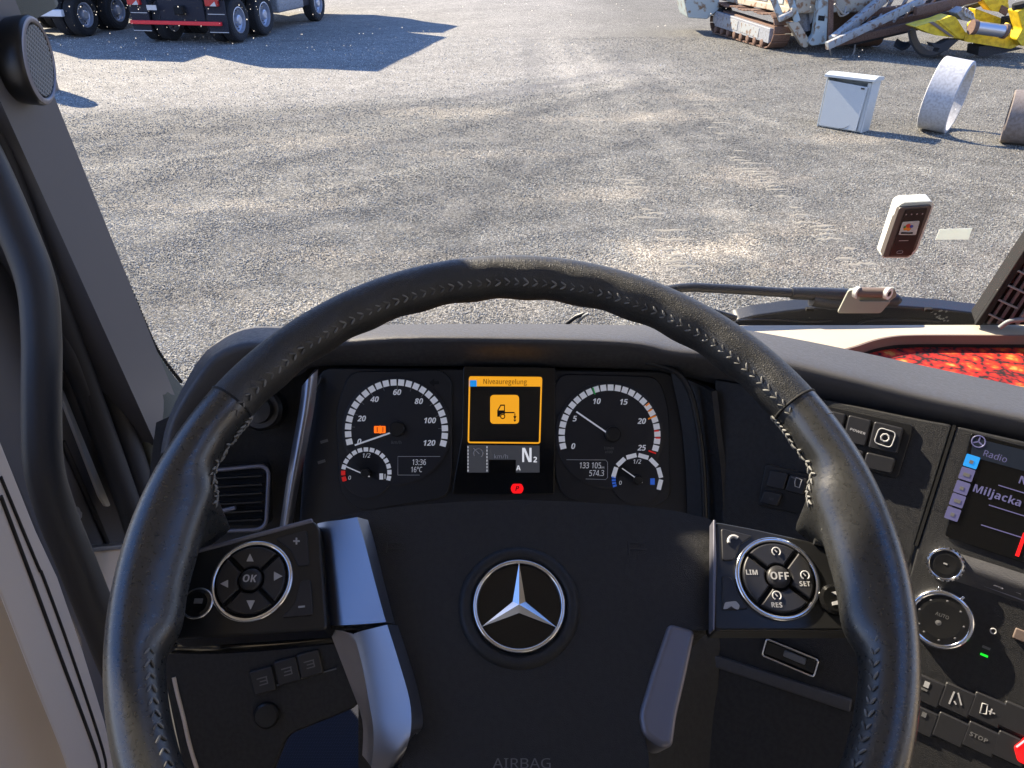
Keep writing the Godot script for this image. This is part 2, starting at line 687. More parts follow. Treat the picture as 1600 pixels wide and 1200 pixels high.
# base colour of the yard (linear) and, in alpha, how sandy it is there
func yard(x: float, z: float) -> Color:
	# streaks run the way the lorries drive: off to the right and away
	var along := x * 0.86 - z * 0.51
	var across := x * 0.51 + z * 0.86
	var a := gn1.get_noise_2d(x, z)
	var b := gn2.get_noise_2d(along * 0.5, across * 1.9)
	var c := gn3.get_noise_2d(x, z)
	var g := 0.25 + 0.02 * a + 0.05 * b + 0.06 * c
	var sandy := 0.0
	for s in sand_spots:
		if absf(x - s[0]) > 1.9 * s[2] or absf(z - s[1]) > 1.9 * s[3]:
			continue
		var d := Vector2((x - s[0]) / s[2], (z - s[1]) / s[3]).length() + 0.55 * b + 0.75 * c
		sandy = maxf(sandy, (1.0 - soft(0.3, 1.0, d)) * s[4] * 0.9)
	# packed pale dust lies over the far left of the yard, where the lorries stand
	var dust := soft(-13.2, -16.0, z + 0.25 * x + 2.2 * b + 1.2 * a) * soft(4.5, 0.5, x + 1.6 * a + 1.5 * b)
	var col := C(g * 1.04, g * 1.0, g * 0.86).lerp(C(0.50, 0.445, 0.35), clampf(sandy, 0, 1))
	col = col.lerp(C(0.49, 0.47, 0.42) * (1.0 + 0.25 * c + 0.2 * b), clampf(dust, 0, 1) * 0.85)
	col.a = clampf(maxf(sandy, dust), 0, 1)
	return col


func pebble_mesh(seed_no: int) -> ArrayMesh:
	var r := RandomNumberGenerator.new()
	r.seed = seed_no
	var t := (1.0 + sqrt(5.0)) / 2.0
	var pts := [Vector3(-1, t, 0), Vector3(1, t, 0), Vector3(-1, -t, 0), Vector3(1, -t, 0), Vector3(0, -1, t), Vector3(0, 1, t), Vector3(0, -1, -t), Vector3(0, 1, -t), Vector3(t, 0, -1), Vector3(t, 0, 1), Vector3(-t, 0, -1), Vector3(-t, 0, 1)]
	var fc := [[0, 11, 5], [0, 5, 1], [0, 1, 7], [0, 7, 10], [0, 10, 11], [1, 5, 9], [5, 11, 4], [11, 10, 2], [10, 7, 6], [7, 1, 8], [3, 9, 4], [3, 4, 2], [3, 2, 6], [3, 6, 8], [3, 8, 9], [4, 9, 5], [2, 4, 11], [6, 2, 10], [8, 6, 7], [9, 8, 1]]
	for i in 12:
		pts[i] = pts[i].normalized() * r.randf_range(0.72, 1.12) * Vector3(1.0, 0.72, 0.85)
	var mb := MB.new()
	for f in fc:
		var c: Vector3 = (pts[f[0]] + pts[f[1]] + pts[f[2]]) / 3.0
		var nn: Vector3 = (pts[f[1]] - pts[f[0]]).cross(pts[f[2]] - pts[f[0]]).normalized()
		mb.flat([pts[f[0]], pts[f[1]], pts[f[2]]], nn if nn.dot(c) > 0 else -nn)
	return mb.mesh()


# small stones with dark gaps, each of its own tone; repeats every 1.6 m
func stone_tex() -> ImageTexture:
	var r := RandomNumberGenerator.new()
	r.seed = 5
	var cells := 100
	var size := 768
	var pts := PackedVector2Array()
	var tone := PackedFloat32Array()
	for i in cells * cells:
		pts.append(Vector2(r.randf(), r.randf()))
		tone.append(clampf(r.randfn(0.76, 0.18), 0.35, 1.0))
	var data := PackedByteArray()
	data.resize(size * size)
	for j in size:
		var gy := float(j) / size * cells
		var cy := int(gy)
		for i in size:
			var gx := float(i) / size * cells
			var cx := int(gx)
			var d1 := 9.0
			var d2 := 9.0
			var id := 0
			for dy in [-1, 0, 1]:
				var yy: int = cy + dy
				for dx in [-1, 0, 1]:
					var xx: int = cx + dx
					var k := posmod(yy, cells) * cells + posmod(xx, cells)
					var q := pts[k]
					var ex := xx + q.x - gx
					var ey := yy + q.y - gy
					var d := ex * ex + ey * ey
					if d < d1:
						d2 = d1
						d1 = d
						id = k
					elif d < d2:
						d2 = d
			var gap := clampf((sqrt(d2) - sqrt(d1)) * 3.2, 0.0, 1.0)
			data[j * size + i] = int(255.0 * tone[id] * (0.45 + 0.55 * gap))
	return ImageTexture.create_from_image(Image.create_from_data(size, size, false, Image.FORMAT_L8, data))


func build_ground() -> void:
	gn1.seed = 31
	gn1.frequency = 0.16
	gn1.fractal_octaves = 3
	gn2.seed = 47
	gn2.frequency = 0.33
	gn2.fractal_octaves = 4
	gn3.seed = 53
	gn3.frequency = 2.2
	gn3.fractal_octaves = 3
	for s in [[1050, 385, 1.0, 0.55, 0.95], [1180, 275, 0.7, 0.6, 0.6], [960, 420, 1.1, 0.5, 0.6], [1010, 180, 1.6, 0.5, 0.5], [680, 175, 1.4, 0.5, 0.6], [520, 225, 1.4, 0.5, 0.35], [870, 185, 0.8, 0.4, 0.5], [1060, 150, 1.1, 0.5, 0.55], [700, 470, 1.3, 0.4, 0.35], [1330, 215, 0.9, 0.3, 0.5], [1330, 420, 0.9, 0.4, 0.35], [1270, 350, 0.8, 0.45, 0.45], [500, 480, 1.2, 0.5, 0.3], [820, 110, 2.6, 1.0, 0.6], [940, 300, 0.9, 0.35, 0.5], [600, 400, 1.4, 0.3, 0.4], [380, 320, 1.5, 0.3, 0.4], [760, 240, 1.6, 0.3, 0.4], [1130, 330, 0.8, 0.3, 0.5]]:
		var p := gp(s[0], s[1])
		sand_spots.append([p.x, p.z, s[2], s[3], s[4]])
	# the sheet of the ground
	var size := 640
	var x0 := -26.0
	var z0 := -50.0
	var span := 52.0
	var data := PackedByteArray()
	var field := PackedColorArray()
	field.resize(size * size)
	data.resize(size * size * 3)
	for j in size:
		for i in size:
			var lin := yard(x0 + (i + 0.5) * span / size, z0 + (j + 0.5) * span / size)
			field[j * size + i] = lin
	# bands left by tyres: stones swept aside (darker) or packed with dust (paler)
	for run in [[[90, 215], [400, 205], [700, 165], [960, 110], 0.28, -0.28], [[130, 300], [420, 262], [700, 215], [1000, 135], 0.22, -0.25], [[140, 262], [420, 235], [720, 190], [1010, 120], 0.19, 0.25], [[180, 395], [500, 355], [820, 285], [1100, 190], 0.25, -0.22], [[160, 345], [480, 305], [800, 245], [1080, 160], 0.17, 0.22], [[560, 520], [800, 330], [860, 180], [820, 60], 0.28, -0.16], [[1000, 520], [1010, 330], [930, 170], [860, 60], 0.28, 0.22], [[1250, 500], [1150, 330], [1010, 180], [900, 70], 0.28, 0.2], [[1500, 480], [1300, 330], [1100, 190], [960, 80], 0.28, -0.18], [[1600, 300], [1400, 265], [1150, 190], [1000, 100], 0.22, 0.2], [[400, 500], [650, 420], [900, 400], [1300, 380], 0.19, 0.2], [[240, 470], [500, 415], [760, 385], [1100, 340], 0.17, -0.2]]:
		var q: Array = []
		for k in 4:
			q.append(gp(run[k][0], run[k][1]))
		var smear := {}
		for k in 260:
			var f := k / 259.0
			var c: Vector3 = (q[0] as Vector3).bezier_interpolate(q[0].lerp(q[1], 0.9), q[3].lerp(q[2], 0.9), q[3], f)
			var rad: float = run[4]
			var rr := int(rad / span * size) + 1
			var ci := int((c.x - x0) / span * size)
			var cj := int((c.z - z0) / span * size)
			for dj in range(-rr, rr + 1):
				for di in range(-rr, rr + 1):
					var key := (cj + dj) * size + ci + di
					if ci + di < 0 or ci + di >= size or cj + dj < 0 or cj + dj >= size:
						continue
					var dist := Vector2(x0 + (ci + di + 0.5) * span / size - c.x, z0 + (cj + dj + 0.5) * span / size - c.z).length() / rad
					smear[key] = maxf(smear.get(key, 0.0), 1.0 - dist)
		for key in smear:
			var lin := field[key]
			var w: float = clampf(smear[key] * 1.5 + 0.9 * gn3.get_noise_2d(key % size * 0.07, key / size * 0.07) + 0.4 * gn2.get_noise_2d(key % size * 0.3, key / size * 0.3), 0.0, 1.0) * run[5]
			field[key] = Color(lin.r * (1 + w * 1.05), lin.g * (1 + w), lin.b * (1 + w * 0.9), maxf(lin.a, w * 1.5))
	for k in size * size:
		var c := field[k].linear_to_srgb()
		data[k * 3] = clampi(int(c.r * 255.0 * 1.06), 0, 255)
		data[k * 3 + 1] = clampi(int(c.g * 255.0 * 1.06), 0, 255)
		data[k * 3 + 2] = clampi(int(c.b * 255.0 * 1.06), 0, 255)
	var gm := mat("gravel_ground", C(1.0), 0.95)
	gm.albedo_texture = ImageTexture.create_from_image(Image.create_from_data(size, size, false, Image.FORMAT_RGB8, data))
	gm.detail_enabled = true
	gm.detail_blend_mode = BaseMaterial3D.BLEND_MODE_MUL
	gm.detail_uv_layer = BaseMaterial3D.DETAIL_UV_2
	gm.detail_albedo = stone_tex()
	gm.heightmap_enabled = false
	gm.uv2_scale = Vector3.ONE
	var mb := MB.new()
	# fine cells in the part that the texture covers, with a little unevenness
	var cells := 130
	var rows := []
	for j in cells + 1:
		var r := PackedVector3Array()
		for i in cells + 1:
			var x := x0 + span * i / cells
			var z := z0 + span * j / cells
			r.append(Vector3(x, 0.025 * gn1.get_noise_2d(x * 2.0, z * 2.0) - 0.012, z))
		rows.append(r)
	mb.grid(rows, false, false, true)
	if mb.n[0].y < 0.0:
		mb = MB.new()
		mb.grid(rows)
	var uv2 := PackedVector2Array()
	for p in mb.v:
		uv2.append(Vector2(p.x, p.z) / 1.6)
	var a := []
	a.resize(Mesh.ARRAY_MAX)
	a[Mesh.ARRAY_VERTEX] = mb.v
	a[Mesh.ARRAY_NORMAL] = mb.n
	a[Mesh.ARRAY_TEX_UV] = mb.uv
	a[Mesh.ARRAY_TEX_UV2] = uv2
	a[Mesh.ARRAY_INDEX] = mb.ix
	var m := ArrayMesh.new()
	m.add_surface_from_arrays(Mesh.PRIMITIVE_TRIANGLES, a)
	var g := part(self, "ground", m, gm)
	g.set_meta("kind", "structure")
	var far := PlaneMesh.new()
	far.size = Vector2(1600, 1600)
	var fm := mat("far_ground", C(0.25, 0.245, 0.23), 0.95)
	var fg := part(self, "ground_beyond", far, fm, Transform3D(Basis(), Vector3(0, -0.06, 0)))
	fg.set_meta("kind", "structure")
	# loose stones of the gravel
	rng.seed = 77
	var kinds := 3
	var bufs := []
	for k in kinds:
		bufs.append(PackedFloat32Array())
	var bands := [[3.6, 5.5, 4300.0, 0.010, 0.021], [5.5, 8.0, 3400.0, 0.010, 0.022], [8.0, 11.0, 1500.0, 0.012, 0.026], [11.0, 15.0, 650.0, 0.014, 0.03], [15.0, 22.0, 230.0, 0.018, 0.036]]
	for b in bands:
		var wide: float = 0.76 * b[1] + 1.0
		var count := int((b[1] - b[0]) * 2.0 * wide * b[2])
		for i in count:
			var z := -rng.randf_range(b[0], b[1])
			var x := rng.randf_range(-wide, wide)
			if absf(x) > 0.76 * -z + 1.0:
				continue
			var col := field[clampi(int((z - z0) / span * size), 0, size - 1) * size + clampi(int((x - x0) / span * size), 0, size - 1)]
			if rng.randf() < col.a * 0.82:
				continue
			var s: float = b[3] * pow(b[4] / b[3], rng.randf() * rng.randf()) * 0.51
			var t := rng.randf() * TAU
			var e := rng.randf_range(-0.5, 0.5)
			var bs := (Basis(Vector3.UP, t) * Basis(Vector3.RIGHT, e)).scaled(Vector3.ONE * s)
			var shade := rng.randf_range(0.45, 1.42)
			if rng.randf() < 0.07:
				shade *= 1.5
			var warm := rng.randf_range(-0.05, 0.06)
			var y := 0.025 * gn1.get_noise_2d(x * 2.0, z * 2.0) - 0.012 + s * 0.32
			var k := i % kinds
			bufs[k].append_array(PackedFloat32Array([bs.x.x, bs.y.x, bs.z.x, x, bs.x.y, bs.y.y, bs.z.y, y, bs.x.z, bs.y.z, bs.z.z, z, clampf(col.r * shade * (1 + warm), 0, 0.7), clampf(col.g * shade, 0, 0.7), clampf(col.b * shade * (1 - warm), 0, 0.7), 1.0]))
	var pm := mat("pebble", C(1.0), 0.9)
	pm.vertex_color_use_as_albedo = true
	for k in kinds:
		var mm := MultiMesh.new()
		mm.transform_format = MultiMesh.TRANSFORM_3D
		mm.use_colors = true
		mm.mesh = pebble_mesh(100 + k)
		mm.instance_count = bufs[k].size() / 16
		mm.buffer = bufs[k]
		var o := MultiMeshInstance3D.new()
		o.name = "gravel" if k == 0 else "gravel_%03d" % k
		o.multimesh = mm
		o.material_override = pm
		add_child(o)
		o.set_meta("kind", "stuff")
		o.set_meta("label", "loose grey gravel covering the yard")
		o.set_meta("category", "gravel")
	# ridges of sand pressed up by a tracked machine
	var sand := mat("pressed_sand", C(0.22, 0.202, 0.16), 0.95)
	var tb := MB.new()
	for run in [[1160, 245, 1350, 420, 30, 0.5], [980, 275, 1070, 425, 22, 0.46], [1085, 150, 1160, 245, 12, 0.4]]:
		var a0 := gp(run[0], run[1])
		var a1 := gp(run[2], run[3])
		var dir := (a1 - a0).normalized()
		var sd := dir.cross(Vector3.UP).normalized()
		for i in int(run[4]):
			if rng.randf() < 0.3:
				continue
			var c := a0.lerp(a1, float(i) / run[4]) + sd * rng.randf_range(-0.09, 0.09)
			var half: float = run[5] * 0.5 * rng.randf_range(0.3, 1.0)
			var rr := []
			for q in 9:
				var f := q / 8.0 * 2.0 - 1.0
				var hgt := 0.012 * (1.0 - f * f) * rng.randf_range(0.7, 1.15)
				var wd := 0.035 * (1.0 - 0.6 * f * f) * rng.randf_range(0.8, 1.2)
				var ctr := c + sd * half * f + dir * rng.randf_range(-0.02, 0.02)
				var r := PackedVector3Array()
				for k in 7:
					var t := k / 6.0 * PI
					var e := ctr + dir * cos(t) * wd
					r.append(Vector3(e.x, 0.025 * gn1.get_noise_2d(e.x * 2.0, e.z * 2.0) - 0.014 + sin(t) * hgt, e.z))
				rr.append(r)
			tb.grid(rr, false, false, (rr[1][3] - rr[0][3] as Vector3).cross(rr[0][4] - rr[0][2]).y < 0.0)
	var tr := part(self, "track_prints", tb.mesh(), sand)
	tr.set_meta("kind", "stuff")
	tr.set_meta("label", "pale sand ridges pressed up by a crawler track")
	tr.set_meta("category", "track prints")


func build_cabinet() -> void:
	# a street cabinet that leans back a little on the gravel
	var bl := gp(1276, 197)
	var br := gp(1346, 208)
	var x := (br - bl).normalized()
	var w := (br - bl).length()
	var fr := Transform3D(Basis(x, Vector3.UP, x.cross(Vector3.UP)), (bl + br) / 2)
	fr = fr.rotated_local(Vector3.RIGHT, -0.04)
	var t := thing("electrical_cabinet", "pale grey metal cabinet with a sprung door standing on the gravel", "cabinet", fr)
	var h := 0.69
	var d := 0.30
	var m: Material = M.cabinet_grey
	for s in [-1, 1]:
		part(t, "side_wall", box(0.02, h, d, 0.003), m, Transform3D(Basis(), Vector3(s * (w / 2 - 0.01), h / 2, -d / 2)))
	part(t, "back_wall", box(w - 0.044, h - 0.01, 0.02), m, Transform3D(Basis(), Vector3(0, h / 2, -d + 0.012)))
	part(t, "floor_plate", box(w - 0.044, 0.03, d - 0.04), m, Transform3D(Basis(), Vector3(0, 0.016, -d / 2)))
	var roof := part(t, "roof", prism(PackedVector2Array([Vector2(-d - 0.03, 0.0), Vector2(0.05, 0.0), Vector2(0.05, 0.03), Vector2(-0.1, 0.065), Vector2(-d - 0.03, 0.045)]), -w / 2 - 0.025, w / 2 + 0.025, 0.006), m, Transform3D(Basis(Vector3(0, 0, 1), Vector3.UP, Vector3(-1, 0, 0)), Vector3(0, h, 0)))
	roof.rotate_object_local(Vector3.RIGHT, 0.0)
	var door := part(t, "door", prism(rounded(PackedVector2Array([Vector2(-w / 2 + 0.03, 0.02), Vector2(w / 2 - 0.075, 0.02), Vector2(w / 2 - 0.05, h - 0.075), Vector2(-w / 2 + 0.03, h - 0.045)]), 0.01), 0.0, 0.022, 0.004), m, Transform3D(Basis(Vector3.UP, -0.05), Vector3(0.0, 0, 0.004)))
	part(door, "latch", box(0.05, 0.018, 0.012, 0.003), M.deep_black, Transform3D(Basis(), Vector3(w / 2 - 0.11, h - 0.1, 0.028)))
	part(t, "door_post", box(0.05, h - 0.04, 0.03, 0.004), m, Transform3D(Basis(), Vector3(w / 2 - 0.048, h / 2, -0.016)))
	var wire := PackedVector3Array()
	for i in 12:
		var f := i / 11.0
		wire.append(Vector3(w / 2 - 0.08 - 0.24 * f, 0.36 - 0.34 * sqrt(1.0 - (1.0 - f) * (1.0 - f)) , 0.03))
	part(t, "loose_wire", tube(wire, 0.004, 6), M.deep_black)


func ring_at(called: String, label: String, cen: Vector3, yaw: float, rad: float, wall: float, length: float, m: Material, lean: float) -> void:
	# axis is horizontal, turned by yaw from +x towards the viewer
	var ax := Vector3(cos(yaw), 0, sin(yaw))
	var fr := Transform3D(Basis(ax.cross(Vector3.UP) * -1.0, Vector3.UP, ax), cen)
	fr.basis = Basis(ax.cross(Vector3.UP).normalized(), lean) * fr.basis
	var t := thing(called, label, "concrete ring", fr)
	var h := length / 2
	part(t, "shell", lathe([[rad - wall, -h], [rad - 0.012, -h], [rad, -h + 0.012], [rad, h - 0.012], [rad - 0.012, h], [rad - wall, h]].map(func(q): return q), 64), m)
	part(t, "inner_wall", lathe([[rad - wall, h], [rad - wall, -h]], 64), m)


func wheel_of(t: Node3D, at: Vector3, rad: float, wide: float, out: Vector3) -> void:
	# a lorry wheel; out is the side that its rim faces
	var fr := frame(at, Vector3.UP, out)
	var w := part(t, "wheel", lathe([[rad * 0.58, -wide / 2], [rad * 0.9, -wide / 2], [rad, -wide / 2 + 0.05], [rad, wide / 2 - 0.05], [rad * 0.93, wide / 2 - 0.01], [rad * 0.8, wide / 2], [rad * 0.58, wide / 2 - 0.02]], 40), M.tyre, fr)
	part(w, "rim", lathe([[rad * 0.6, wide / 2 - 0.015], [rad * 0.56, wide / 2 - 0.01], [rad * 0.53, wide / 2 - 0.09], [rad * 0.42, wide / 2 - 0.15], [rad * 0.26, wide / 2 - 0.13], [rad * 0.24, wide / 2 - 0.02], [rad * 0.17, wide / 2 + 0.0], [0.0, wide / 2 + 0.0]], 32), M.rim_metal)
	for k in 10:
		var f := TAU * k / 10
		part(w, "wheel_nut", box(0.035, 0.035, 0.05), M.dull_steel, Transform3D(Basis(), Vector3(cos(f) * rad * 0.33, sin(f) * rad * 0.33, wide / 2 - 0.13)))
	for k in 8:
		var f := TAU * (k + 0.5) / 8
		part(w, "rim_hole", lathe([[0.03, 0.0], [0.0, 0.004]], 10), M.deep_black, Transform3D(Basis(), Vector3(cos(f) * rad * 0.46, sin(f) * rad * 0.46, wide / 2 - 0.118)))


func lorry(label: String, at: Vector3, heading: float, kind: int) -> void:
	# at is the ground under the rear right corner; the lorry points along -z before it is turned
	var fr := Transform3D(Basis(Vector3.UP, -heading), at)
	var t := thing("tipper_lorry", label, "lorry", fr, "lorries parked across the yard")
	var wd := 2.5
	var md: Material = M.truck_dark
	# chassis
	for s in [-0.45, 0.45]:
		bar(t, "chassis_rail", Vector3(-wd / 2 + s, 0.95, 0.4), Vector3(-wd / 2 + s, 0.95, -7.6), 0.09, 0.26, md)
	part(t, "tipper_body", prism(rounded(PackedVector2Array([Vector2(-2.5, 1.25), Vector2(-0.0, 1.25), Vector2(0.0, 4.25), Vector2(-2.5, 4.25)]), 0.08), -4.9, 0.5, 0.04), M.truck_body)
	for s in 5:
		bar(t, "body_rib", Vector3(0.03, 1.3, 0.3 - s * 1.2), Vector3(0.03, 4.15, 0.3 - s * 1.2), 0.07, 0.1, M.truck_body, 0.0, Vector3.BACK)
	var cab := part(t, "cab", prism(rounded(PackedVector2Array([Vector2(-7.6, 0.75), Vector2(-5.5, 0.75), Vector2(-5.5, 3.95), Vector2(-7.2, 3.95), Vector2(-7.65, 2.2)]), 0.12), -2.46, -0.04, 0.05), M.truck_body, Transform3D(Basis(Vector3(0, 0, 1), Vector3.UP, Vector3(-1, 0, 0)), Vector3(-2.5, 0, 0)))
	part(cab, "side_window", box(0.9, 0.7, 0.03, 0.01), M.gloss_black, Transform3D(Basis(), Vector3(-6.7, 2.8, -2.47)))
	# axles
	for z in [-0.05, -1.42]:
		bar(t, "axle", Vector3(-0.3, 0.5, z), Vector3(-wd + 0.3, 0.5, z), 0.16, 0.16, md)
		wheel_of(t, Vector3(-0.17, 0.5, z), 0.5, 0.32, Vector3.RIGHT)
		wheel_of(t, Vector3(-0.53, 0.5, z), 0.5, 0.3, Vector3.LEFT)
		wheel_of(t, Vector3(-wd + 0.17, 0.5, z), 0.5, 0.32, Vector3.LEFT)
		wheel_of(t, Vector3(-wd + 0.53, 0.5, z), 0.5, 0.3, Vector3.RIGHT)
	wheel_of(t, Vector3(-0.18, 0.5, -4.9), 0.5, 0.34, Vector3.RIGHT)
	wheel_of(t, Vector3(-wd + 0.18, 0.5, -4.9), 0.5, 0.34, Vector3.LEFT)
	# side tanks and boxes between the axles
	part(t, "side_tank", box(0.5, 0.55, 1.6, 0.06), M.dull_steel, Transform3D(Basis(), Vector3(-0.3, 0.72, -3.1)))
	part(t, "side_box", box(0.45, 0.5, 0.5, 0.03), md, Transform3D(Basis(), Vector3(-0.32, 0.72, -4.15)))
	part(t, "mudguard", box(0.42, 0.05, 2.9, 0.01), md, Transform3D(Basis(), Vector3(-0.22, 1.1, -0.75)))
	if kind == 1:
		part(t, "side_guard", box(0.05, 0.16, 1.9, 0.01), M.white_paint, Transform3D(Basis(), Vector3(0.02, 0.62, -3.0)))
		part(t, "rear_bumper", box(2.2, 0.16, 0.1, 0.02), M.white_paint, Transform3D(Basis(), Vector3(-1.25, 0.6, 0.62)))
		return
	# tail
	part(t, "tail_panel", box(1.2, 0.5, 0.06, 0.01), md, Transform3D(Basis(), Vector3(-1.25, 0.72, 0.42)))
	part(t, "rear_bar", box(2.42, 0.085, 0.08, 0.01), M.reflector_red, Transform3D(Basis(), Vector3(-1.36, 0.475, 0.62)))
	for s in [-0.22, -2.28]:
		var f := part(t, "mudflap", box(0.5, 0.72, 0.03, 0.006), md, Transform3D(Basis(), Vector3(s - 0.05, 0.62, 0.55)))
		part(f, "flap_stripe", box(0.5, 0.016, 0.008), M.tail_clear, Transform3D(Basis(), Vector3(0, -0.34, 0.018)))
		part(f, "flap_stripe", box(0.44, 0.014, 0.008), M.tail_clear, Transform3D(Basis(), Vector3(0, 0.06, 0.018)))
		var l := part(t, "tail_light", box(0.34, 0.15, 0.08, 0.015), M.tail_red, Transform3D(Basis(), Vector3(s - 0.1, 0.93, 0.6)))
		part(l, "reversing_lens", prism(PackedVector2Array([Vector2(-0.04, -0.07), Vector2(0.13, -0.07), Vector2(0.1, 0.03)]), 0.0, 0.006), M.tail_clear, Transform3D(Basis(), Vector3(0, 0, 0.04)))
	part(t, "number_plate", box(0.26, 0.11, 0.012), M.tail_clear, Transform3D(Basis(), Vector3(-1.95, 0.8, 0.58)))
	part(t, "tow_coupling", box(0.25, 0.2, 0.2, 0.03), M.deep_black, Transform3D(Basis(), Vector3(-1.25, 0.75, 0.5)))


func slab(t: Node3D, called: String, px: Array, z: float, thick: float, m: Material, bev := 0.02, r := 0.04) -> MeshInstance3D:
	# a plate traced on the upright plane at distance z, that thick towards the back
	var fr := Transform3D(Basis(), Vector3(0, 0, z))
	return part(t, called, prism(rounded(locs(fr, px), r), -thick, 0.0, bev), m, t.global_transform.affine_inverse() * fr)


func wbar(t: Node3D, called: String, a: Vector3, b: Vector3, w: float, h: float, m: Material, bev := 0.01) -> MeshInstance3D:
	var i := t.global_transform.affine_inverse()
	return bar(t, called, i * a, i * b, w, h, m, bev)


func build_crusher() -> void:
	var a := gp(1108, 51)
	var b := gp(1203, 79)
	var d := (b - a).normalized()
	var nrm := Vector3(-d.z, 0, d.x)
	if nrm.dot(eye - a) < 0:
		nrm = -nrm
	var fr := Transform3D(Basis(d, Vector3.UP, d.cross(Vector3.UP)), (a + b) / 2)
	var side := 1.0 if fr.basis.z.dot(nrm) > 0 else -1.0
	var t := thing("crushing_plant", "pale blue and rusty tracked crushing plant with a folded conveyor", "crusher", fr)
	var half := (b - a).length() / 2 - 0.32
	var r := 0.36
	# shoes around a stadium
	var per := 4 * half + TAU * r
	var cnt := 46
	var shoe := box(0.155, 0.035, 0.44, 0.006)
	var trk := part(t, "track_frame", prism(rounded(PackedVector2Array([Vector2(-half - 0.2, 0.14), Vector2(half + 0.2, 0.14), Vector2(half + 0.25, 0.5), Vector2(-half - 0.25, 0.6)]), 0.12), -0.36, -0.08, 0.02), M.rusty_steel, Transform3D(Basis(Vector3.UP, 0.0 if side > 0 else 0.0), Vector3.ZERO))
	for i in cnt:
		var s := per * i / cnt
		var p: Vector2
		var g: float
		if s < 2 * half:
			p = Vector2(-half + s, 0.0)
			g = 0.0
		elif s < 2 * half + PI * r:
			g = (s - 2 * half) / r
			p = Vector2(half + sin(g) * r, r - cos(g) * r)
		elif s < 4 * half + PI * r:
			var q := s - 2 * half - PI * r
			g = PI
			p = Vector2(half - q, 2 * r - 0.04 * sin(q / (2 * half) * PI * 3.0) ** 2)
		else:
			g = PI + (s - 4 * half - PI * r) / r
			p = Vector2(-half + sin(g) * r, r - cos(g) * r)
		part(t, "track_shoe", shoe, M.rusty_steel, Transform3D(Basis(Vector3.BACK, g), Vector3(p.x, p.y + 0.03, -0.22)))
	var cover := part(t, "side_cover", prism(rounded(PackedVector2Array([Vector2(-half + 0.0, 0.2), Vector2(half + 0.22, 0.14), Vector2(half + 0.2, 0.46), Vector2(-half - 0.02, 0.56)]), 0.03), -0.1, 0.02, 0.015), M.dull_steel)
	part(cover, "cover_plate", box(0.9, 0.22, 0.012, 0.004), M.beam_grey, Transform3D(Basis(Vector3.BACK, -0.04), Vector3(-0.5, 0.36, 0.024)))
	part(cover, "cover_plate", box(1.0, 0.22, 0.012, 0.004), M.beam_grey, Transform3D(Basis(Vector3.BACK, -0.04), Vector3(0.6, 0.32, 0.024)))
	for i in 8:
		part(t, "track_roller", lathe([[0.08, -0.1], [0.08, 0.03], [0.05, 0.04], [0.0, 0.04]], 16), M.rusty_steel, Transform3D(Basis(), Vector3(lerpf(-half + 0.1, half - 0.1, i / 7.0), 0.12, 0)))
	part(t, "idler", lathe([[0.27, -0.3], [0.27, 0.0], [0.2, 0.02], [0.12, 0.02], [0.12, 0.05], [0.0, 0.05]], 28), M.deep_black, Transform3D(Basis(), Vector3(-half, r + 0.03, -0.05)))
	part(t, "idler_hub", lathe([[0.14, 0.0], [0.13, 0.03], [0.0, 0.03]], 24), M.dull_steel, Transform3D(Basis(), Vector3(-half, r + 0.03, 0.0)))
	# the other track stands behind, out of sight but for its shadow
	part(t, "far_track", prism(rounded(PackedVector2Array([Vector2(-half - r, 0.0), Vector2(half + r, 0.0), Vector2(half + r, 2 * r), Vector2(-half - r, 2 * r)]), 0.3, 8), -2.9, -2.4, 0.03), M.rusty_steel)
	# body above the tracks
	var body := part(t, "engine_housing", prism(rounded(PackedVector2Array([Vector2(-half - 0.2, 0.78), Vector2(half + 0.6, 0.8), Vector2(half + 0.6, 2.5), Vector2(-half - 0.2, 2.5)]), 0.05), -2.4, -0.3, 0.03), M.cream_paint)
	part(body, "grille_panel", box(0.75, 0.5, 0.02, 0.01), M.dull_steel, Transform3D(Basis(), Vector3(0.3, 1.2, -0.288)))
	part(body, "blue_panel", box(0.5, 0.9, 0.02, 0.01), M.pale_blue_paint, Transform3D(Basis(), Vector3(1.2, 1.4, -0.288)))
	part(body, "side_sill", box(2 * half + 0.9, 0.14, 0.12, 0.02), M.cream_paint, Transform3D(Basis(), Vector3(0.2, 0.86, -0.26)))
	slab(t, "hopper_plate", [[1060, -40], [1075, 28], [1105, 30], [1124, 14], [1124, -60]], -22.6, 1.2, M.pale_blue_paint)
	# legs and plates in front of the body
	slab(t, "support_leg", [[1232, 36], [1248, 34], [1264, 62], [1262, 73], [1256, 75]], -19.2, 0.25, M.cream_paint)
	var up := slab(t, "upright_plate", [[1283, -20], [1296, -20], [1292, 68], [1268, 72], [1262, 66], [1272, 55]], -19.1, 0.22, M.pale_blue_paint)
	slab(t, "painted_opening", [[1279, 24], [1289, 25], [1288, 33], [1278, 32]], -19.095, 0.02, M.deep_black, 0.0, 0.004)  # black slab painted in for the shade of an opening
	wbar(t, "strut", W(1205, -10, -19.6), W(1222, 32, -19.5), 0.1, 0.14, M.pale_blue_paint)
	wbar(t, "strut", W(1232, -12, -19.4), W(1246, 34, -19.3), 0.12, 0.14, M.pale_blue_paint)
	wbar(t, "strut", W(1252, -12, -19.8), W(1258, 50, -19.6), 0.14, 0.2, M.dull_steel)
	slab(t, "inner_plate", [[1206, 12], [1290, -30], [1300, 40], [1268, 66], [1240, 40]], -20.4, 0.2, M.belt_rubber)
	slab(t, "white_guard", [[1258, 20], [1274, 10], [1268, 36], [1258, 42]], -19.7, 0.1, M.white_paint)
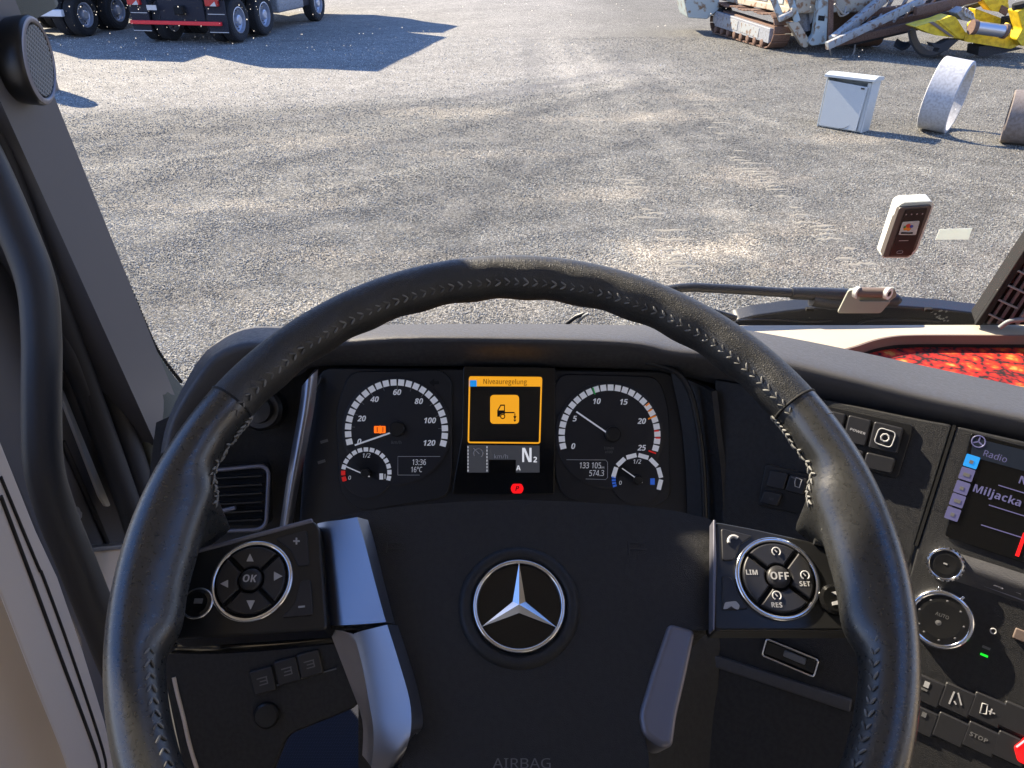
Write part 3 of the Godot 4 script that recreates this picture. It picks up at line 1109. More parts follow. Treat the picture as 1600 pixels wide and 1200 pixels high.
	rod(t, "cylinder_rod", t.global_transform.affine_inverse() * W(1218, 30, -19.3), t.global_transform.affine_inverse() * W(1238, 20, -19.25), 0.07, M.beam_grey)
	slab(t, "dark_column", [[1296, -30], [1304, -30], [1302, 62], [1294, 66]], -19.05, 0.3, M.rusty_steel)
	# folded conveyor going off to the right
	var z := -18.6
	wbar(t, "conveyor_beam", W(1300, 64, z), W(1385, -6, z - 1.0), 0.16, 0.2, M.beam_grey)
	wbar(t, "conveyor_beam", W(1292, 72, z + 0.2), W(1440, 2, z - 0.4), 0.12, 0.16, M.beam_grey)
	wbar(t, "conveyor_beam", W(1305, 67, z - 0.5), W(1470, 30, z - 0.6), 0.16, 0.16, M.rusty_steel)
	wbar(t, "conveyor_beam", W(1345, 50, z - 0.7), W(1500, 12, z - 0.9), 0.18, 0.2, M.rusty_steel)
	wbar(t, "conveyor_beam", W(1340, 22, z - 1.2), W(1460, 8, z - 1.4), 0.16, 0.16, M.rusty_steel)
	wbar(t, "conveyor_beam", W(1430, 18, z - 0.2), W(1560, -12, z - 0.4), 0.14, 0.18, M.rusty_steel)
	wbar(t, "conveyor_beam", W(1440, 30, z - 0.9), W(1540, 0, z - 0.9), 0.5, 0.1, M.belt_rubber)
	for i in 9:
		wbar(t, "cross_brace", W(1312 + i * 17, 64 - i * 6.2, z - 0.3), W(1326 + i * 17, 38 - i * 5.0, z - 1.1), 0.05, 0.06, M.dull_steel if i % 2 else M.rusty_steel)
	slab(t, "conveyor_belt", [[1306, 60], [1360, 30], [1450, 0], [1520, -30], [1560, -30], [1450, 44], [1330, 72]], z - 1.3, 0.25, M.belt_rubber)
	for i in 5:
		wbar(t, "lattice", W(1320 + i * 22, 10 + i, z - 1.7), W(1334 + i * 22, -12, z - 1.7), 0.06, 0.08, M.beam_grey)
	wbar(t, "white_rail", W(1328, 16, z - 1.5), W(1366, -4, z - 1.5), 0.08, 0.1, M.white_paint)
	var inv := t.global_transform.affine_inverse()
	for hsp in [[[1304, 6], [1318, 22], [1322, 10]], [[1306, -4], [1312, 24], [1326, 20]], [[1296, 70], [1302, 92], [1330, 88], [1336, 70]]]:
		var q := []
		for k in hsp.size():
			q.append(inv * W(hsp[k][0], hsp[k][1], z - 0.1 - 0.15 * k))
		part(t, "hose", tube(path(q, 6), 0.022, 6), M.hose)
	# belt ends that hang to the ground
	var rows := []
	for q in [[1421, 48], [1426, 68], [1440, 84], [1462, 85], [1478, 74]]:
		rows.append(PackedVector3Array([W(q[0], q[1], -18.4), W(q[0] + 9, q[1] - 6, -18.9)]))
	wpart(t, "rubber_skirt", sheet(rows, 5, 2, 0.04), M.belt_rubber)
	rows = []
	for q in [[1398, 70], [1410, 76], [1420, 70], [1424, 52]]:
		rows.append(PackedVector3Array([W(q[0], q[1], -18.9), W(q[0] + 4, q[1] - 10, -19.3)]))
	wpart(t, "rubber_skirt", sheet(rows, 5, 2, 0.04), M.belt_rubber)


func build_loader() -> void:
	var base := gp(1560, 80)
	var t := thing("yellow_machine", "bright yellow machine with a grey roller standing behind the concrete rings", "machine", Transform3D(Basis(), base))
	var m: Material = M.yellow_paint
	var S := func(a: Array) -> Array:
		return a.map(func(q): return [1300 + q[0] / 5.333, q[1] / 5.333])
	var z := -18.0
	slab(t, "bucket_side", S.call([[690, 225], [830, 185], [890, 172], [1000, 130], [1035, 145], [1112, 270], [1095, 325], [1000, 312], [850, 292]]), z, 0.5, m, 0.03)
	slab(t, "bucket_rib", S.call([[815, 190], [850, 182], [1020, 308], [985, 305]]), z + 0.03, 0.06, M.brown_plastic, 0.01, 0.01)
	slab(t, "bucket_rib", S.call([[880, 172], [905, 170], [1075, 290], [1050, 312]]), z + 0.03, 0.06, m, 0.01, 0.01)
	slab(t, "lower_beam", S.call([[1112, 270], [1160, 285], [1440, 305], [1560, 318], [1600, 240], [1660, 240], [1660, 330], [1490, 408], [1100, 345]]), z - 0.15, 0.5, m, 0.04)
	slab(t, "rear_plate", S.call([[1195, 70], [1500, 185], [1450, 240], [1200, 190]]), z - 0.9, 0.3, m, 0.03)
	slab(t, "boom", S.call([[1215, -60], [1460, -60], [1480, 110], [1330, 92]]), z - 0.8, 0.35, m, 0.03)
	slab(t, "rust_patch_plate", S.call([[1420, 40], [1480, 75], [1450, 135], [1395, 100]]), z - 0.77, 0.05, M.rusty_steel, 0.01, 0.02)
	slab(t, "right_arm", S.call([[1550, 90], [1700, 60], [1700, 300], [1590, 390], [1540, 330], [1590, 240]]), z + 0.1, 0.4, m, 0.04)
	slab(t, "hinge_plate", S.call([[1470, 150], [1545, 140], [1580, 190], [1560, 300], [1460, 300]]), z - 0.4, 0.3, M.deep_black, 0.02)
	slab(t, "yellow_lug", S.call([[1148, 200], [1180, 175], [1195, 190], [1170, 270], [1145, 265]]), z + 0.1, 0.12, m, 0.02, 0.02)
	slab(t, "yellow_lug", S.call([[1430, 240], [1475, 190], [1490, 200], [1455, 310], [1425, 300]]), z + 0.1, 0.12, m, 0.02, 0.02)
	var inv := t.global_transform.affine_inverse()
	var rl := rod(t, "roller", inv * W(1300 + 1180 / 5.333, 226 / 5.333, z + 0.25), inv * W(1300 + 1440 / 5.333, 262 / 5.333, z + 0.25), 0.125, M.zinc, 24)
	rod(t, "roller_end", inv * W(1300 + 1160 / 5.333, 224 / 5.333, z + 0.25), inv * W(1300 + 1196 / 5.333, 228 / 5.333, z + 0.25), 0.145, M.rusty_steel, 24)
	rod(t, "roller_end", inv * W(1300 + 1424 / 5.333, 258 / 5.333, z + 0.25), inv * W(1300 + 1450 / 5.333, 263 / 5.333, z + 0.25), 0.145, M.rusty_steel, 24)
	slab(t, "motor", S.call([[1040, 110], [1120, 60], [1190, 120], [1150, 180], [1090, 170]]), z - 0.3, 0.4, M.dull_steel, 0.03)
	for k in 4:
		wbar(t, "motor_fin", W(1300 + (1090 + k * 24) / 5.333, (60 + k * 16) / 5.333, z - 0.25), W(1300 + (1120 + k * 22) / 5.333, (140 + k * 10) / 5.333, z - 0.25), 0.03, 0.05, M.beam_grey)
	slab(t, "dark_foot", S.call([[830, 360], [900, 370], [980, 330], [1060, 330], [960, 420], [880, 440], [900, 400], [850, 395]]), z + 0.05, 0.25, M.belt_rubber, 0.01, 0.02)
	slab(t, "dark_foot", S.call([[1225, 390], [1300, 375], [1600, 405], [1480, 430], [1280, 470], [1218, 465]]), z - 0.2, 0.5, M.belt_rubber, 0.01, 0.02)
	part(t, "upper_structure", box(3.6, 1.5, 2.2, 0.05), m, Transform3D(Basis(), inv * Vector3(12.6, 2.1, -20.0)))
	rod(t, "lamp_knob", inv * W(1592, 12, z - 0.1), inv * W(1592, 5, z - 0.1), 0.13, M.deep_black)


# ---------------------------------------------------------------- the cab
var ws_n := Vector3(0, -0.2, 1).normalized()
var ws_o := Vector3(0, 2.02, -1.15)


func ws(u: float, v: float, off := 0.0) -> Vector3:
	return hit(u, v, ws_o + ws_n * off, ws_n)


func block(t: Node3D, called: String, lo: Vector3, hi: Vector3, m: Material, bev := 0.0) -> MeshInstance3D:
	var s := hi - lo
	return part(t, called, box(s.x, s.y, s.z, bev), m, Transform3D(Basis(), (lo + hi) / 2))


func build_cab() -> void:
	var t := thing("lorry_cab", "beige and grey cab of the lorry with windscreen and black grab handle", "cab")
	var x0 := -0.585
	var x1 := 1.68
	var mb := MB.new()
	var zt := func(y): return ws_o.z + 0.2 * (y - 2.02)
	mb.flat([Vector3(x0, 1.9, zt.call(1.9)), Vector3(x1, 1.9, zt.call(1.9)), Vector3(x1, 3.1, zt.call(3.1)), Vector3(x0, 3.1, zt.call(3.1))], ws_n)
	var pane := part(t, "windscreen", mb.mesh(), M.glass)
	# specks of dust on the glass
	rng.seed = 404
	var mm := MultiMesh.new()
	mm.transform_format = MultiMesh.TRANSFORM_3D
	mm.mesh = lathe([[1.0, 0.0], [0.0, 0.05]], 7)
	mm.instance_count = 900
	for i in 900:
		var near := i < 560
		var u := rng.randf_range(40, 1000) if near else rng.randf_range(60, 1600)
		var v := (rng.randf() * rng.randf() * 420.0 - 20.0) if near else rng.randf_range(-20, 500)
		var s := 0.00022 + 0.0006 * pow(rng.randf(), 3.0)
		mm.set_instance_transform(i, Transform3D(frame(Vector3.ZERO, Vector3.UP, ws_n).basis.scaled(Vector3.ONE * s), ws(u, v, 0.0012)))
	var du := MultiMeshInstance3D.new()
	du.name = "dust"
	du.multimesh = mm
	du.material_override = M.glass_dust
	pane.add_child(du)
	du.set_meta("kind", "stuff")
	# roof with a made-up glazed hatch, added to let fill light in
	var hx := Vector2(0.45, 1.2)
	var hz := Vector2(-0.4, 0.4)
	block(t, "roof", Vector3(-0.72, 3.3, -1.1), Vector3(1.82, 3.36, hz.x), M.headliner)
	block(t, "roof", Vector3(-0.72, 3.3, hz.y), Vector3(1.82, 3.36, 1.0), M.headliner)
	block(t, "roof", Vector3(-0.72, 3.3, hz.x), Vector3(hx.x, 3.36, hz.y), M.headliner)
	block(t, "roof", Vector3(hx.y, 3.3, hz.x), Vector3(1.82, 3.36, hz.y), M.headliner)
	var hg := MB.new()
	hg.flat([Vector3(hx.x, 3.355, hz.x), Vector3(hx.y, 3.355, hz.x), Vector3(hx.y, 3.355, hz.y), Vector3(hx.x, 3.355, hz.y)], Vector3.UP)
	part(t, "added_roof_hatch", hg.mesh(), M.glass)
	block(t, "header_panel", Vector3(-0.72, 3.07, -1.04), Vector3(1.82, 3.3, -0.92), M.headliner)
	block(t, "back_wall", Vector3(-0.72, 1.3, 0.92), Vector3(1.82, 3.3, 0.98), M.headliner)
	block(t, "cab_floor", Vector3(-0.72, 1.32, -1.3), Vector3(1.82, 1.38, 0.92), M.cab_floor)
	block(t, "front_wall", Vector3(-0.72, 1.1, -1.36), Vector3(1.82, 1.74, -1.29), M.white_paint)
	block(t, "side_wall", Vector3(-0.72, 1.38, 0.18), Vector3(-0.66, 3.3, 0.92), M.headliner)
	block(t, "side_wall", Vector3(1.76, 1.38, 0.18), Vector3(1.82, 3.3, 0.92), M.headliner)
	block(t, "right_door", Vector3(1.76, 1.38, -1.2), Vector3(1.82, 2.24, 0.18), M.beige_plastic)
	block(t, "right_header", Vector3(1.76, 2.9, -1.0), Vector3(1.82, 3.3, 0.18), M.headliner)
	bar(t, "right_pillar", Vector3(1.74, 1.9, -1.13), Vector3(1.74, 3.1, -0.92), 0.12, 0.14, M.pillar_grey, 0.02, Vector3.RIGHT)
	# left pillar: a core, its grey trim, black door seals
	var core := []
	for y in [1.5, 2.2, 2.9, 3.12]:
		core.append(Vector3(-0.66, y, -1.0 + 0.2 * (y - 2.02)))
	bar(t, "upper_pillar", Vector3(-0.615, 2.5, -0.97), Vector3(-0.615, 3.3, -0.86), 0.2, 0.12, M.pillar_grey, 0.03, Vector3.RIGHT)
	for i in 3:
		bar(t, "pillar_core", core[i], core[i + 1], 0.1, 0.22, M.jamb_grey, 0.0, Vector3.RIGHT)
	var trim := wpart(t, "pillar_trim", sheet(pxs([
		[[14, -60, 0.872], [-10, -60, 0.862], [-40, -60, 0.845], [-70, -60, 0.84]],
		[[40, 0, 0.887], [15, 0, 0.877], [-15, 0, 0.86], [-45, 0, 0.86]],
		[[90, 180, 0.949], [74, 180, 0.93], [44, 180, 0.907], [20, 182, 0.925]],
		[[161, 356, 1.055], [135, 358, 1.02], [98, 340, 0.975], [72, 345, 0.99]],
		[[212, 475, 1.15], [186, 480, 1.1], [157, 473, 1.06], [132, 476, 1.08]],
		[[243, 545, 1.21], [222, 560, 1.15], [196, 568, 1.12], [168, 575, 1.14]],
		[[287, 606, 1.3], [258, 625, 1.22], [216, 630, 1.17], [190, 635, 1.19]],
		[[330, 640, 1.36], [280, 690, 1.25], [238, 705, 1.19], [212, 705, 1.2]],
		[[360, 700, 1.4], [300, 780, 1.28], [262, 790, 1.2], [238, 790, 1.22]]]), 4, 4, 0.01), M.pillar_grey)
	# dotted edge of the glass
	var dots := 0
	for i in 60:
		var f := i / 59.0
		var q := px_path([[92, 180, 0.96], [163, 356, 1.066], [214, 475, 1.16], [245, 545, 1.22], [284, 598, 1.31]], 15)[i]
		dots += 1
		part(trim, "frit_dot", lathe([[0.0032, 0.0], [0.0, 0.001]], 8), M.deep_black, frame(q, Vector3.UP, eye - q))
	for s in [
		[[[-95, -60, 0.80], [-25, 100, 0.86], [20, 225, 0.90], [70, 370, 0.96], [135, 530, 1.08], [185, 655, 1.16], [225, 780, 1.18]], 0.020],
		[[[-120, -60, 0.78], [-50, 100, 0.83], [0, 235, 0.87], [52, 390, 0.94], [112, 545, 1.04], [162, 680, 1.12], [205, 800, 1.15]], 0.017],
		[[[-140, -60, 0.78], [-75, 110, 0.83], [-22, 250, 0.87], [34, 395, 0.94], [104, 545, 1.03], [160, 685, 1.12], [203, 810, 1.15], [226, 900, 1.16]], 0.013]]:
		wpart(t, "door_seal", tube(px_path(s[0], 6), s[1], 12), M.rubber)
	# grab handle
	wpart(t, "grab_handle", tube(px_path([[-90, 130, 0.80], [-30, 235, 0.83], [22, 350, 0.845], [56, 440, 0.85], [65, 525, 0.85], [65, 620, 0.85], [68, 725, 0.85], [88, 800, 0.86], [112, 860, 0.87], [140, 930, 0.88], [172, 1010, 0.89], [205, 1090, 0.9]], 6), 0.0198, 20), M.handle_black)
	# loudspeaker on the pillar
	var c := P(55, 95, 0.86)
	var tc := (eye - c).normalized()
	var right := Vector3.RIGHT
	var nrm := (tc * cos(deg_to_rad(69)) + (right - tc * right.dot(tc)).normalized() * sin(deg_to_rad(69))).normalized()
	var fr := frame(c, P(36, 20, 0.86) - P(60, 120, 0.86), nrm)
	fr.basis = fr.basis * Basis.from_scale(Vector3(0.88, 1.0, 1.0))
	var sp := part(t, "speaker_housing", lathe([[0.036, -0.05], [0.043, -0.03], [0.047, -0.01], [0.048, 0.0], [0.0465, 0.004], [0.042, 0.006], [0.039, 0.004], [0.038, 0.001], [0.0, 0.001]], 48, true), M.satin_black, fr)
	part(sp, "speaker_surround", lathe([[0.0395, 0.0035], [0.0415, 0.0068], [0.046, 0.0046]], 48, true), M.dark_silver)
	for k in range(-7, 8):
		var w := sqrt(maxf(0.0, 0.0375 * 0.0375 - (k * 0.005) * (k * 0.005)))
		part(sp, "grille_wire", tube(PackedVector3Array([Vector3(-w, k * 0.005, 0.004), Vector3(w, k * 0.005, 0.004)]), 0.0013, 6), M.grille_grey)
		part(sp, "grille_wire", tube(PackedVector3Array([Vector3(k * 0.005, -w, 0.0042), Vector3(k * 0.005, w, 0.0042)]), 0.0013, 6), M.grille_grey)
	# unseen outside mirror, added ahead of the door window to block sun
	var mir := block(t, "added_mirror_housing", Vector3(-1.22, 2.12, -1.12), Vector3(-0.86, 3.0, -0.95), M.satin_black, 0.05)
	part(mir, "added_mirror_glass", box(0.28, 0.4, 0.004), M.chrome, Transform3D(Basis(), Vector3(0, 0.16, 0.087)))
	bar(t, "added_mirror_arm", Vector3(-0.72, 2.2, -1.08), Vector3(-0.95, 2.2, -1.05), 0.05, 0.06, M.satin_black, 0.01)
	bar(t, "added_mirror_arm", Vector3(-0.72, 2.95, -1.0), Vector3(-0.95, 2.95, -1.03), 0.05, 0.06, M.satin_black, 0.01)


func build_door() -> void:
	# inner face of the driver's door on the plane x = -0.62
	var fr := frame(Vector3(-0.62, 1.4, -0.5), Vector3.UP, Vector3.RIGHT)
	var t := thing("cab_door", "beige driver's door with two dark grooves beside the grab handle", "door", fr)
	var edge := [[-60, 505], [0, 681], [58, 827], [92, 900], [132, 1017], [165, 1125], [182, 1200], [186, 1300]]
	var fold := [[-60, 780], [0, 930], [52, 1065], [105, 1200], [125, 1300]]
	var outl := edge.duplicate()
	var fr2 := fold.duplicate()
	fr2.reverse()
	part(t, "upper_panel", prism(locs(fr, outl + fr2, 0.0), -0.05, 0.0, 0.006), M.beige_plastic)
	var rows := []
	for i in fold.size():
		var a := loc(fr, fold[i][0], fold[i][1], 0.0)
		rows.append(PackedVector3Array([fr * Vector3(a.x, a.y, -0.002), fr * Vector3(a.x + 0.03, a.y - 0.02, -0.02), fr * Vector3(a.x + 0.07, a.y - 0.05, -0.022), fr * Vector3(a.x + 0.13, a.y - 0.09, 0.015), fr * Vector3(a.x + 0.6, a.y - 0.1, 0.03)]))
	var rr := []
	for k in 5:
		var r := PackedVector3Array()
		for q in rows:
			r.append(q[k])
		rr.append(r)
	# pieces away from the sight line, so that the room is closed
	for s in [[[[0, 745], [58, 884], [66, 900], [107, 1012], [160, 1172], [164, 1210]], 0.0022], [[[0, 775], [47, 900], [90, 1017], [150, 1180], [153, 1210]], 0.0026]]:
		var q := PackedVector3Array()
		for p in s[0]:
			var a := loc(fr, p[0], p[1], 0.0)
			q.append(Vector3(a.x, a.y, 0.0005))
		part(t, "groove_seal", tube(crom(q, 5), s[1], 8), M.rubber)
	# pocket of the door behind the fold
	var pk := []
	for p in fold:
		var a := loc(fr, p[0], p[1], 0.0)
		pk.append([a.x, a.y])
	rows = []
	for dx in [[0.0, 0.0], [0.018, -0.03], [0.06, -0.045], [0.1, -0.03], [0.13, -0.028]]:
		var r := PackedVector3Array()
		for a in pk:
			r.append(fr * Vector3(a[0] - dx[0], a[1], dx[1]))
		rows.append(r)
	wpart(t, "door_pocket", sheet(rows, 4, 4, 0.01, Vector3(0.2, 2.2, -0.2)), M.beige_plastic)
	part(t, "lower_panel", box(0.9, 0.75, 0.03, 0.01), M.beige_plastic, Transform3D(Basis(), Vector3(-0.35, 0.42, -0.06)))
	part(t, "sill_trim", box(0.9, 0.05, 0.06, 0.01), M.beige_plastic, Transform3D(Basis(), Vector3(-0.32, 0.82, -0.03)))
	part(t, "window_header", box(1.1, 0.24, 0.05), M.headliner, Transform3D(Basis(), Vector3(-0.2, 1.68, -0.06)))
	var g := MB.new()
	g.flat([Vector3(-0.72, 0.84, -0.04), Vector3(0.36, 0.84, -0.04), Vector3(0.36, 1.57, -0.04), Vector3(-0.72, 1.57, -0.04)], Vector3.BACK)
	part(t, "side_window", g.mesh(), M.glass)
	# jamb between the door edge and the seals: grey panel with a white strip and a bolt
	var jf := frame(Vector3(-0.645, 2.0, -0.85), Vector3.UP, Vector3(1, 0, 0.12))
	var inv := t.global_transform.affine_inverse()
	var jamb := part(t, "hinge_panel", prism(locs(jf, [[-60, 330], [60, 480], [110, 560], [165, 690], [205, 800], [215, 900], [205, 1250], [150, 1250], [125, 1000], [40, 790], [-60, 560]]), -0.02, 0.0, 0.004), M.jamb_grey, inv * jf)
	part(jamb, "white_strip", prism(rounded(locs(jf, [[84, 590], [99, 612], [172, 790], [166, 792], [156, 776]], 0.004), 0.004), 0.0, 0.005, 0.001), M.white_paint)
	part(jamb, "ridge", tube(PackedVector3Array([Vector3(loc(jf, 95, 690).x, loc(jf, 95, 690).y, 0.003), Vector3(loc(jf, 165, 848).x, loc(jf, 165, 848).y, 0.003)]), 0.004, 8), M.rubber)
	var bp := loc(jf, 125, 806, 0.01)
	part(jamb, "bolt", lathe([[0.009, 0.0], [0.009, 0.006], [0.007, 0.009], [0.0, 0.009]], 6), M.zinc, at2(bp, 0.0))
	part(jamb, "bolt_washer", lathe([[0.013, 0.0], [0.013, 0.002], [0.0, 0.002]], 20), M.zinc, at2(bp, 0.0))
	part(jamb, "pale_sill", prism(locs(jf, [[138, 862], [240, 850], [240, 1010], [196, 985], [178, 945], [160, 935]], 0.02), 0.0, 0.02, 0.004), M.beige_plastic)
	part(jamb, "sill_edge", prism(locs(jf, [[136, 856], [240, 846], [240, 853], [138, 863]], 0.024), 0.0, 0.026, 0.002), M.zinc)


func fascia_frame() -> Transform3D:
	var a := deg_to_rad(34.0)
	var b := deg_to_rad(30.0)
	return frame(P(1475, 925, 0.67), Vector3.UP, Vector3(-sin(a) * cos(b), sin(b), cos(a) * cos(b)))


func build_dashboard() -> void:
	var t := thing("dashboard", "black dashboard with a hooded instrument binnacle and angled switch panel", "dashboard", Transform3D(Basis(), Vector3(0, 1.4, -0.9)))
	var inv := t.global_transform.affine_inverse()
	wpart(t, "hood", sheet(pxs([
		[[248, 735, 0.9], [249, 722, 0.82], [253, 708, 0.765], [266, 712, 0.755], [300, 735, 0.80]],
		[[259, 668, 0.9], [260, 662, 0.82], [266, 655, 0.765], [280, 660, 0.755], [330, 680, 0.80]],
		[[290, 597, 0.92], [293, 595, 0.84], [299, 594, 0.77], [314, 602, 0.755], [370, 640, 0.80]],
		[[325, 546, 0.93], [329, 546, 0.85], [335, 550, 0.775], [348, 563, 0.757], [420, 610, 0.805]],
		[[378, 514, 0.95], [383, 516, 0.86], [389, 526, 0.78], [398, 545, 0.757], [470, 585, 0.81]],
		[[460, 509, 0.96], [460, 513, 0.87], [460, 527, 0.78], [465, 548, 0.757], [500, 572, 0.815]],
		[[620, 507, 0.97], [620, 510, 0.88], [620, 518, 0.78], [620, 536, 0.757], [620, 572, 0.815]],
		[[810, 506, 0.97], [810, 509, 0.88], [810, 518, 0.78], [810, 537, 0.757], [810, 573, 0.815]],
		[[980, 508, 0.96], [980, 512, 0.87], [980, 524, 0.775], [980, 543, 0.755], [980, 577, 0.815]],
		[[1060, 509, 0.95], [1058, 515, 0.86], [1055, 534, 0.77], [1050, 557, 0.752], [1045, 583, 0.81]],
		[[1150, 514, 0.93], [1148, 521, 0.85], [1145, 543, 0.76], [1140, 566, 0.745], [1120, 600, 0.79]],
		[[1240, 529, 0.90], [1238, 536, 0.82], [1235, 558, 0.745], [1232, 582, 0.735], [1225, 615, 0.76]],
		[[1330, 547, 0.88], [1328, 556, 0.80], [1325, 579, 0.725], [1322, 602, 0.715], [1318, 632, 0.735]],
		[[1450, 573, 0.86], [1448, 583, 0.78], [1445, 609, 0.70], [1442, 632, 0.69], [1438, 658, 0.705]],
		[[1600, 605, 0.83], [1598, 614, 0.75], [1595, 641, 0.67], [1592, 665, 0.66], [1588, 694, 0.675]],
		[[1760, 640, 0.80], [1758, 650, 0.72], [1755, 678, 0.64], [1752, 705, 0.63], [1748, 740, 0.645]]]), 4, 5, 0.008), M.dash_soft)
	# faces behind and below the wheel
	wpart(t, "left_fascia", sheet(pxs([
		[[244, 660, 0.80], [360, 610, 0.815], [470, 575, 0.83], [530, 560, 0.845]],
		[[232, 760, 0.80], [350, 740, 0.815], [450, 720, 0.83], [530, 700, 0.845]],
		[[228, 880, 0.80], [350, 870, 0.815], [450, 860, 0.825], [530, 850, 0.84]],
		[[236, 1010, 0.80], [350, 1000, 0.81], [450, 990, 0.82], [560, 975, 0.83]]]), 4, 4, 0.01), M.dash_black)
	var kf := frame(P(400, 1080, 0.82), cu, -cf + Vector3(0.1, 0.1, 0))
	var knee := part(t, "knee_panel", prism(rounded(locs(kf, [[246, 985], [560, 960], [575, 1040], [560, 1105], [527, 1119], [450, 1150], [424, 1215], [410, 1300], [300, 1300], [284, 1195], [268, 1120], [256, 1060]]), 0.01), -0.02, 0.0, 0.004), M.dash_black, inv * kf)
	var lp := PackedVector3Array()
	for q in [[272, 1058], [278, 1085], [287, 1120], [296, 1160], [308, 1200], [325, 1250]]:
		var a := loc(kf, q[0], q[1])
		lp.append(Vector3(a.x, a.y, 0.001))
	part(knee, "lit_edge", tube(crom(lp, 4), 0.0022, 8), M.beige_plastic)  # beige line laid on for light caught along the panel edge
	part(knee, "knob", lathe([[0.013, 0.0], [0.013, 0.006], [0.011, 0.008], [0.0, 0.008]], 24), M.satin_black, at2(loc(kf, 418, 1116), 0.0))
	var tilt := 0.24
	for q in [[412, 1062, "icon_demist"], [450, 1047, "icon_lamp"], [485, 1036, "icon_lamp"]]:
		var a := loc(kf, q[0], q[1])
		var sw := part(knee, "switch", box(0.024, 0.026, 0.006, 0.002), M.button_black, at2(a, 0.002, tilt))
		for k in 3:
			part(sw, "icon", box(0.008 if k else 0.011, 0.0011, 0.0006), M.icon_grey, Transform3D(Basis(), Vector3(0.001 * (k % 2), 0.0035 - 0.0035 * k, 0.0032)))
		part(sw, "icon", box(0.0011, 0.008, 0.0006), M.icon_grey, Transform3D(Basis(), Vector3(0.0045, 0, 0.0032)))
	part(knee, "switch_frame", box(0.088, 0.0012, 0.002), M.icon_grey, at2(loc(kf, 462, 1062), 0.001, tilt))
	wpart(t, "column_shroud", sheet(pxs([
		[[560, 780, 0.86], [800, 790, 0.86], [1130, 790, 0.8]],
		[[560, 1000, 0.79], [800, 1000, 0.74], [1125, 1000, 0.76]],
		[[560, 1130, 0.84], [800, 1130, 0.72], [1120, 1130, 0.76]],
		[[560, 1330, 0.86], [800, 1330, 0.74], [1120, 1330, 0.76]]]), 4, 5, 0.01), M.dash_black)
	wpart(t, "binnacle_back", sheet(pxs([[[430, 555, 0.85], [800, 560, 0.85], [1125, 585, 0.83]], [[425, 840, 0.845], [800, 840, 0.85], [1125, 840, 0.83]]]), 3, 4, 0.01), M.deep_black)
	# side walls of the binnacle
	wpart(t, "binnacle_wall", sheet(pxs([[[1048, 582, 0.80], [1090, 600, 0.785], [1112, 612, 0.765]], [[1064, 660, 0.80], [1098, 670, 0.785], [1120, 680, 0.765]], [[1072, 740, 0.80], [1105, 745, 0.785], [1128, 750, 0.765]], [[1074, 830, 0.80], [1108, 835, 0.785], [1132, 840, 0.765]]]), 4, 4, 0.006), M.dash_black)
	wpart(t, "binnacle_ridge", tube(px_path([[1010, 566, 0.79], [1055, 580, 0.78], [1078, 612, 0.778], [1090, 660, 0.778], [1098, 720, 0.778], [1102, 810, 0.778]], 6), 0.0032, 8), M.satin_black)
	wpart(t, "binnacle_ridge", tube(px_path([[500, 590, 0.80], [480, 640, 0.79], [466, 720, 0.79], [455, 820, 0.79]], 6), 0.003, 8), M.satin_black)
	# satin strip left of the dials
	wpart(t, "satin_strip", sheet(pxs([
		[[472, 603, 0.775], [483, 590, 0.77], [497, 577, 0.778]],
		[[467, 640, 0.775], [478, 636, 0.768], [492, 630, 0.778]],
		[[456, 700, 0.775], [467, 700, 0.768], [480, 698, 0.778]],
		[[446, 760, 0.775], [456, 760, 0.768], [467, 760, 0.778]],
		[[436, 830, 0.775], [445, 830, 0.768], [455, 830, 0.778]]]), 4, 3, 0.004), M.satin_silver)
	# rotary lamp switch
	var lf := frame(P(408, 640, 0.79), cu, -cf)
	var ls := part(t, "lamp_switch", lathe([[0.022, -0.02], [0.022, 0.0], [0.019, 0.004], [0.014, 0.004], [0.013, 0.012], [0.0, 0.013]], 32), M.satin_black, inv * lf)
	part(ls, "switch_mark", box(0.002, 0.008, 0.001), M.icon_grey, Transform3D(Basis(), Vector3(0, 0.006, 0.0135)))
	# air vent
	var vf := frame(P(378, 775, 0.79), cu, -cf + Vector3(0.08, 0, 0))
	var vent := part(t, "air_vent", prism(rounded(locs(vf, [[318, 728], [420, 722], [424, 820], [312, 822]]), 0.008), -0.01, 0.0, 0.0), M.deep_black, inv * vf)
	var ring := PackedVector3Array()
	for q in rounded(locs(vf, [[318, 736], [422, 726], [417, 826], [308, 830]]), 0.012, 6):
		ring.append(Vector3(q.x, q.y, 0.004))
	part(vent, "vent_frame", tube(ring, 0.0022, 8, true), M.dark_silver)
	for k in 6:
		var a := loc(vf, 322, 747 + k * 13.5)
		var b := loc(vf, 412, 742 + k * 13.5)
		bar(vent, "slat", Vector3(a.x, a.y, 0.002), Vector3(b.x, b.y, 0.002), 0.012, 0.0016, M.satin_black)
	var a0 := loc(vf, 335, 800)
	var b0 := loc(vf, 372, 791)
	bar(vent, "vent_lever", Vector3(a0.x, a0.y, 0.008), Vector3(b0.x, b0.y, 0.008), 0.006, 0.004, M.dark_silver, 0.001)
	# right-hand face with its switches
	var ff := fascia_frame()
	var face := part(t, "switch_panel", prism(rounded(locs(ff, [[1116, 592], [1225, 611], [1318, 630], [1438, 655], [1489, 664], [1430, 852], [1390, 1000], [1380, 1300], [1090, 1300], [1128, 830]]), 0.004), -0.02, 0.0, 0.002), M.dash_black, inv * ff)
	var sb := part(face, "switch_bank", prism(rounded(locs(ff, [[1196, 724], [1270, 742], [1262, 806], [1184, 790]], 0.003), 0.004), 0.0, 0.003, 0.001), M.satin_black)
	part(face, "switch_bank", prism(rounded(locs(ff, [[1265, 628], [1428, 664], [1402, 748], [1250, 712]], 0.003), 0.004), 0.0, 0.003, 0.001), M.satin_black)
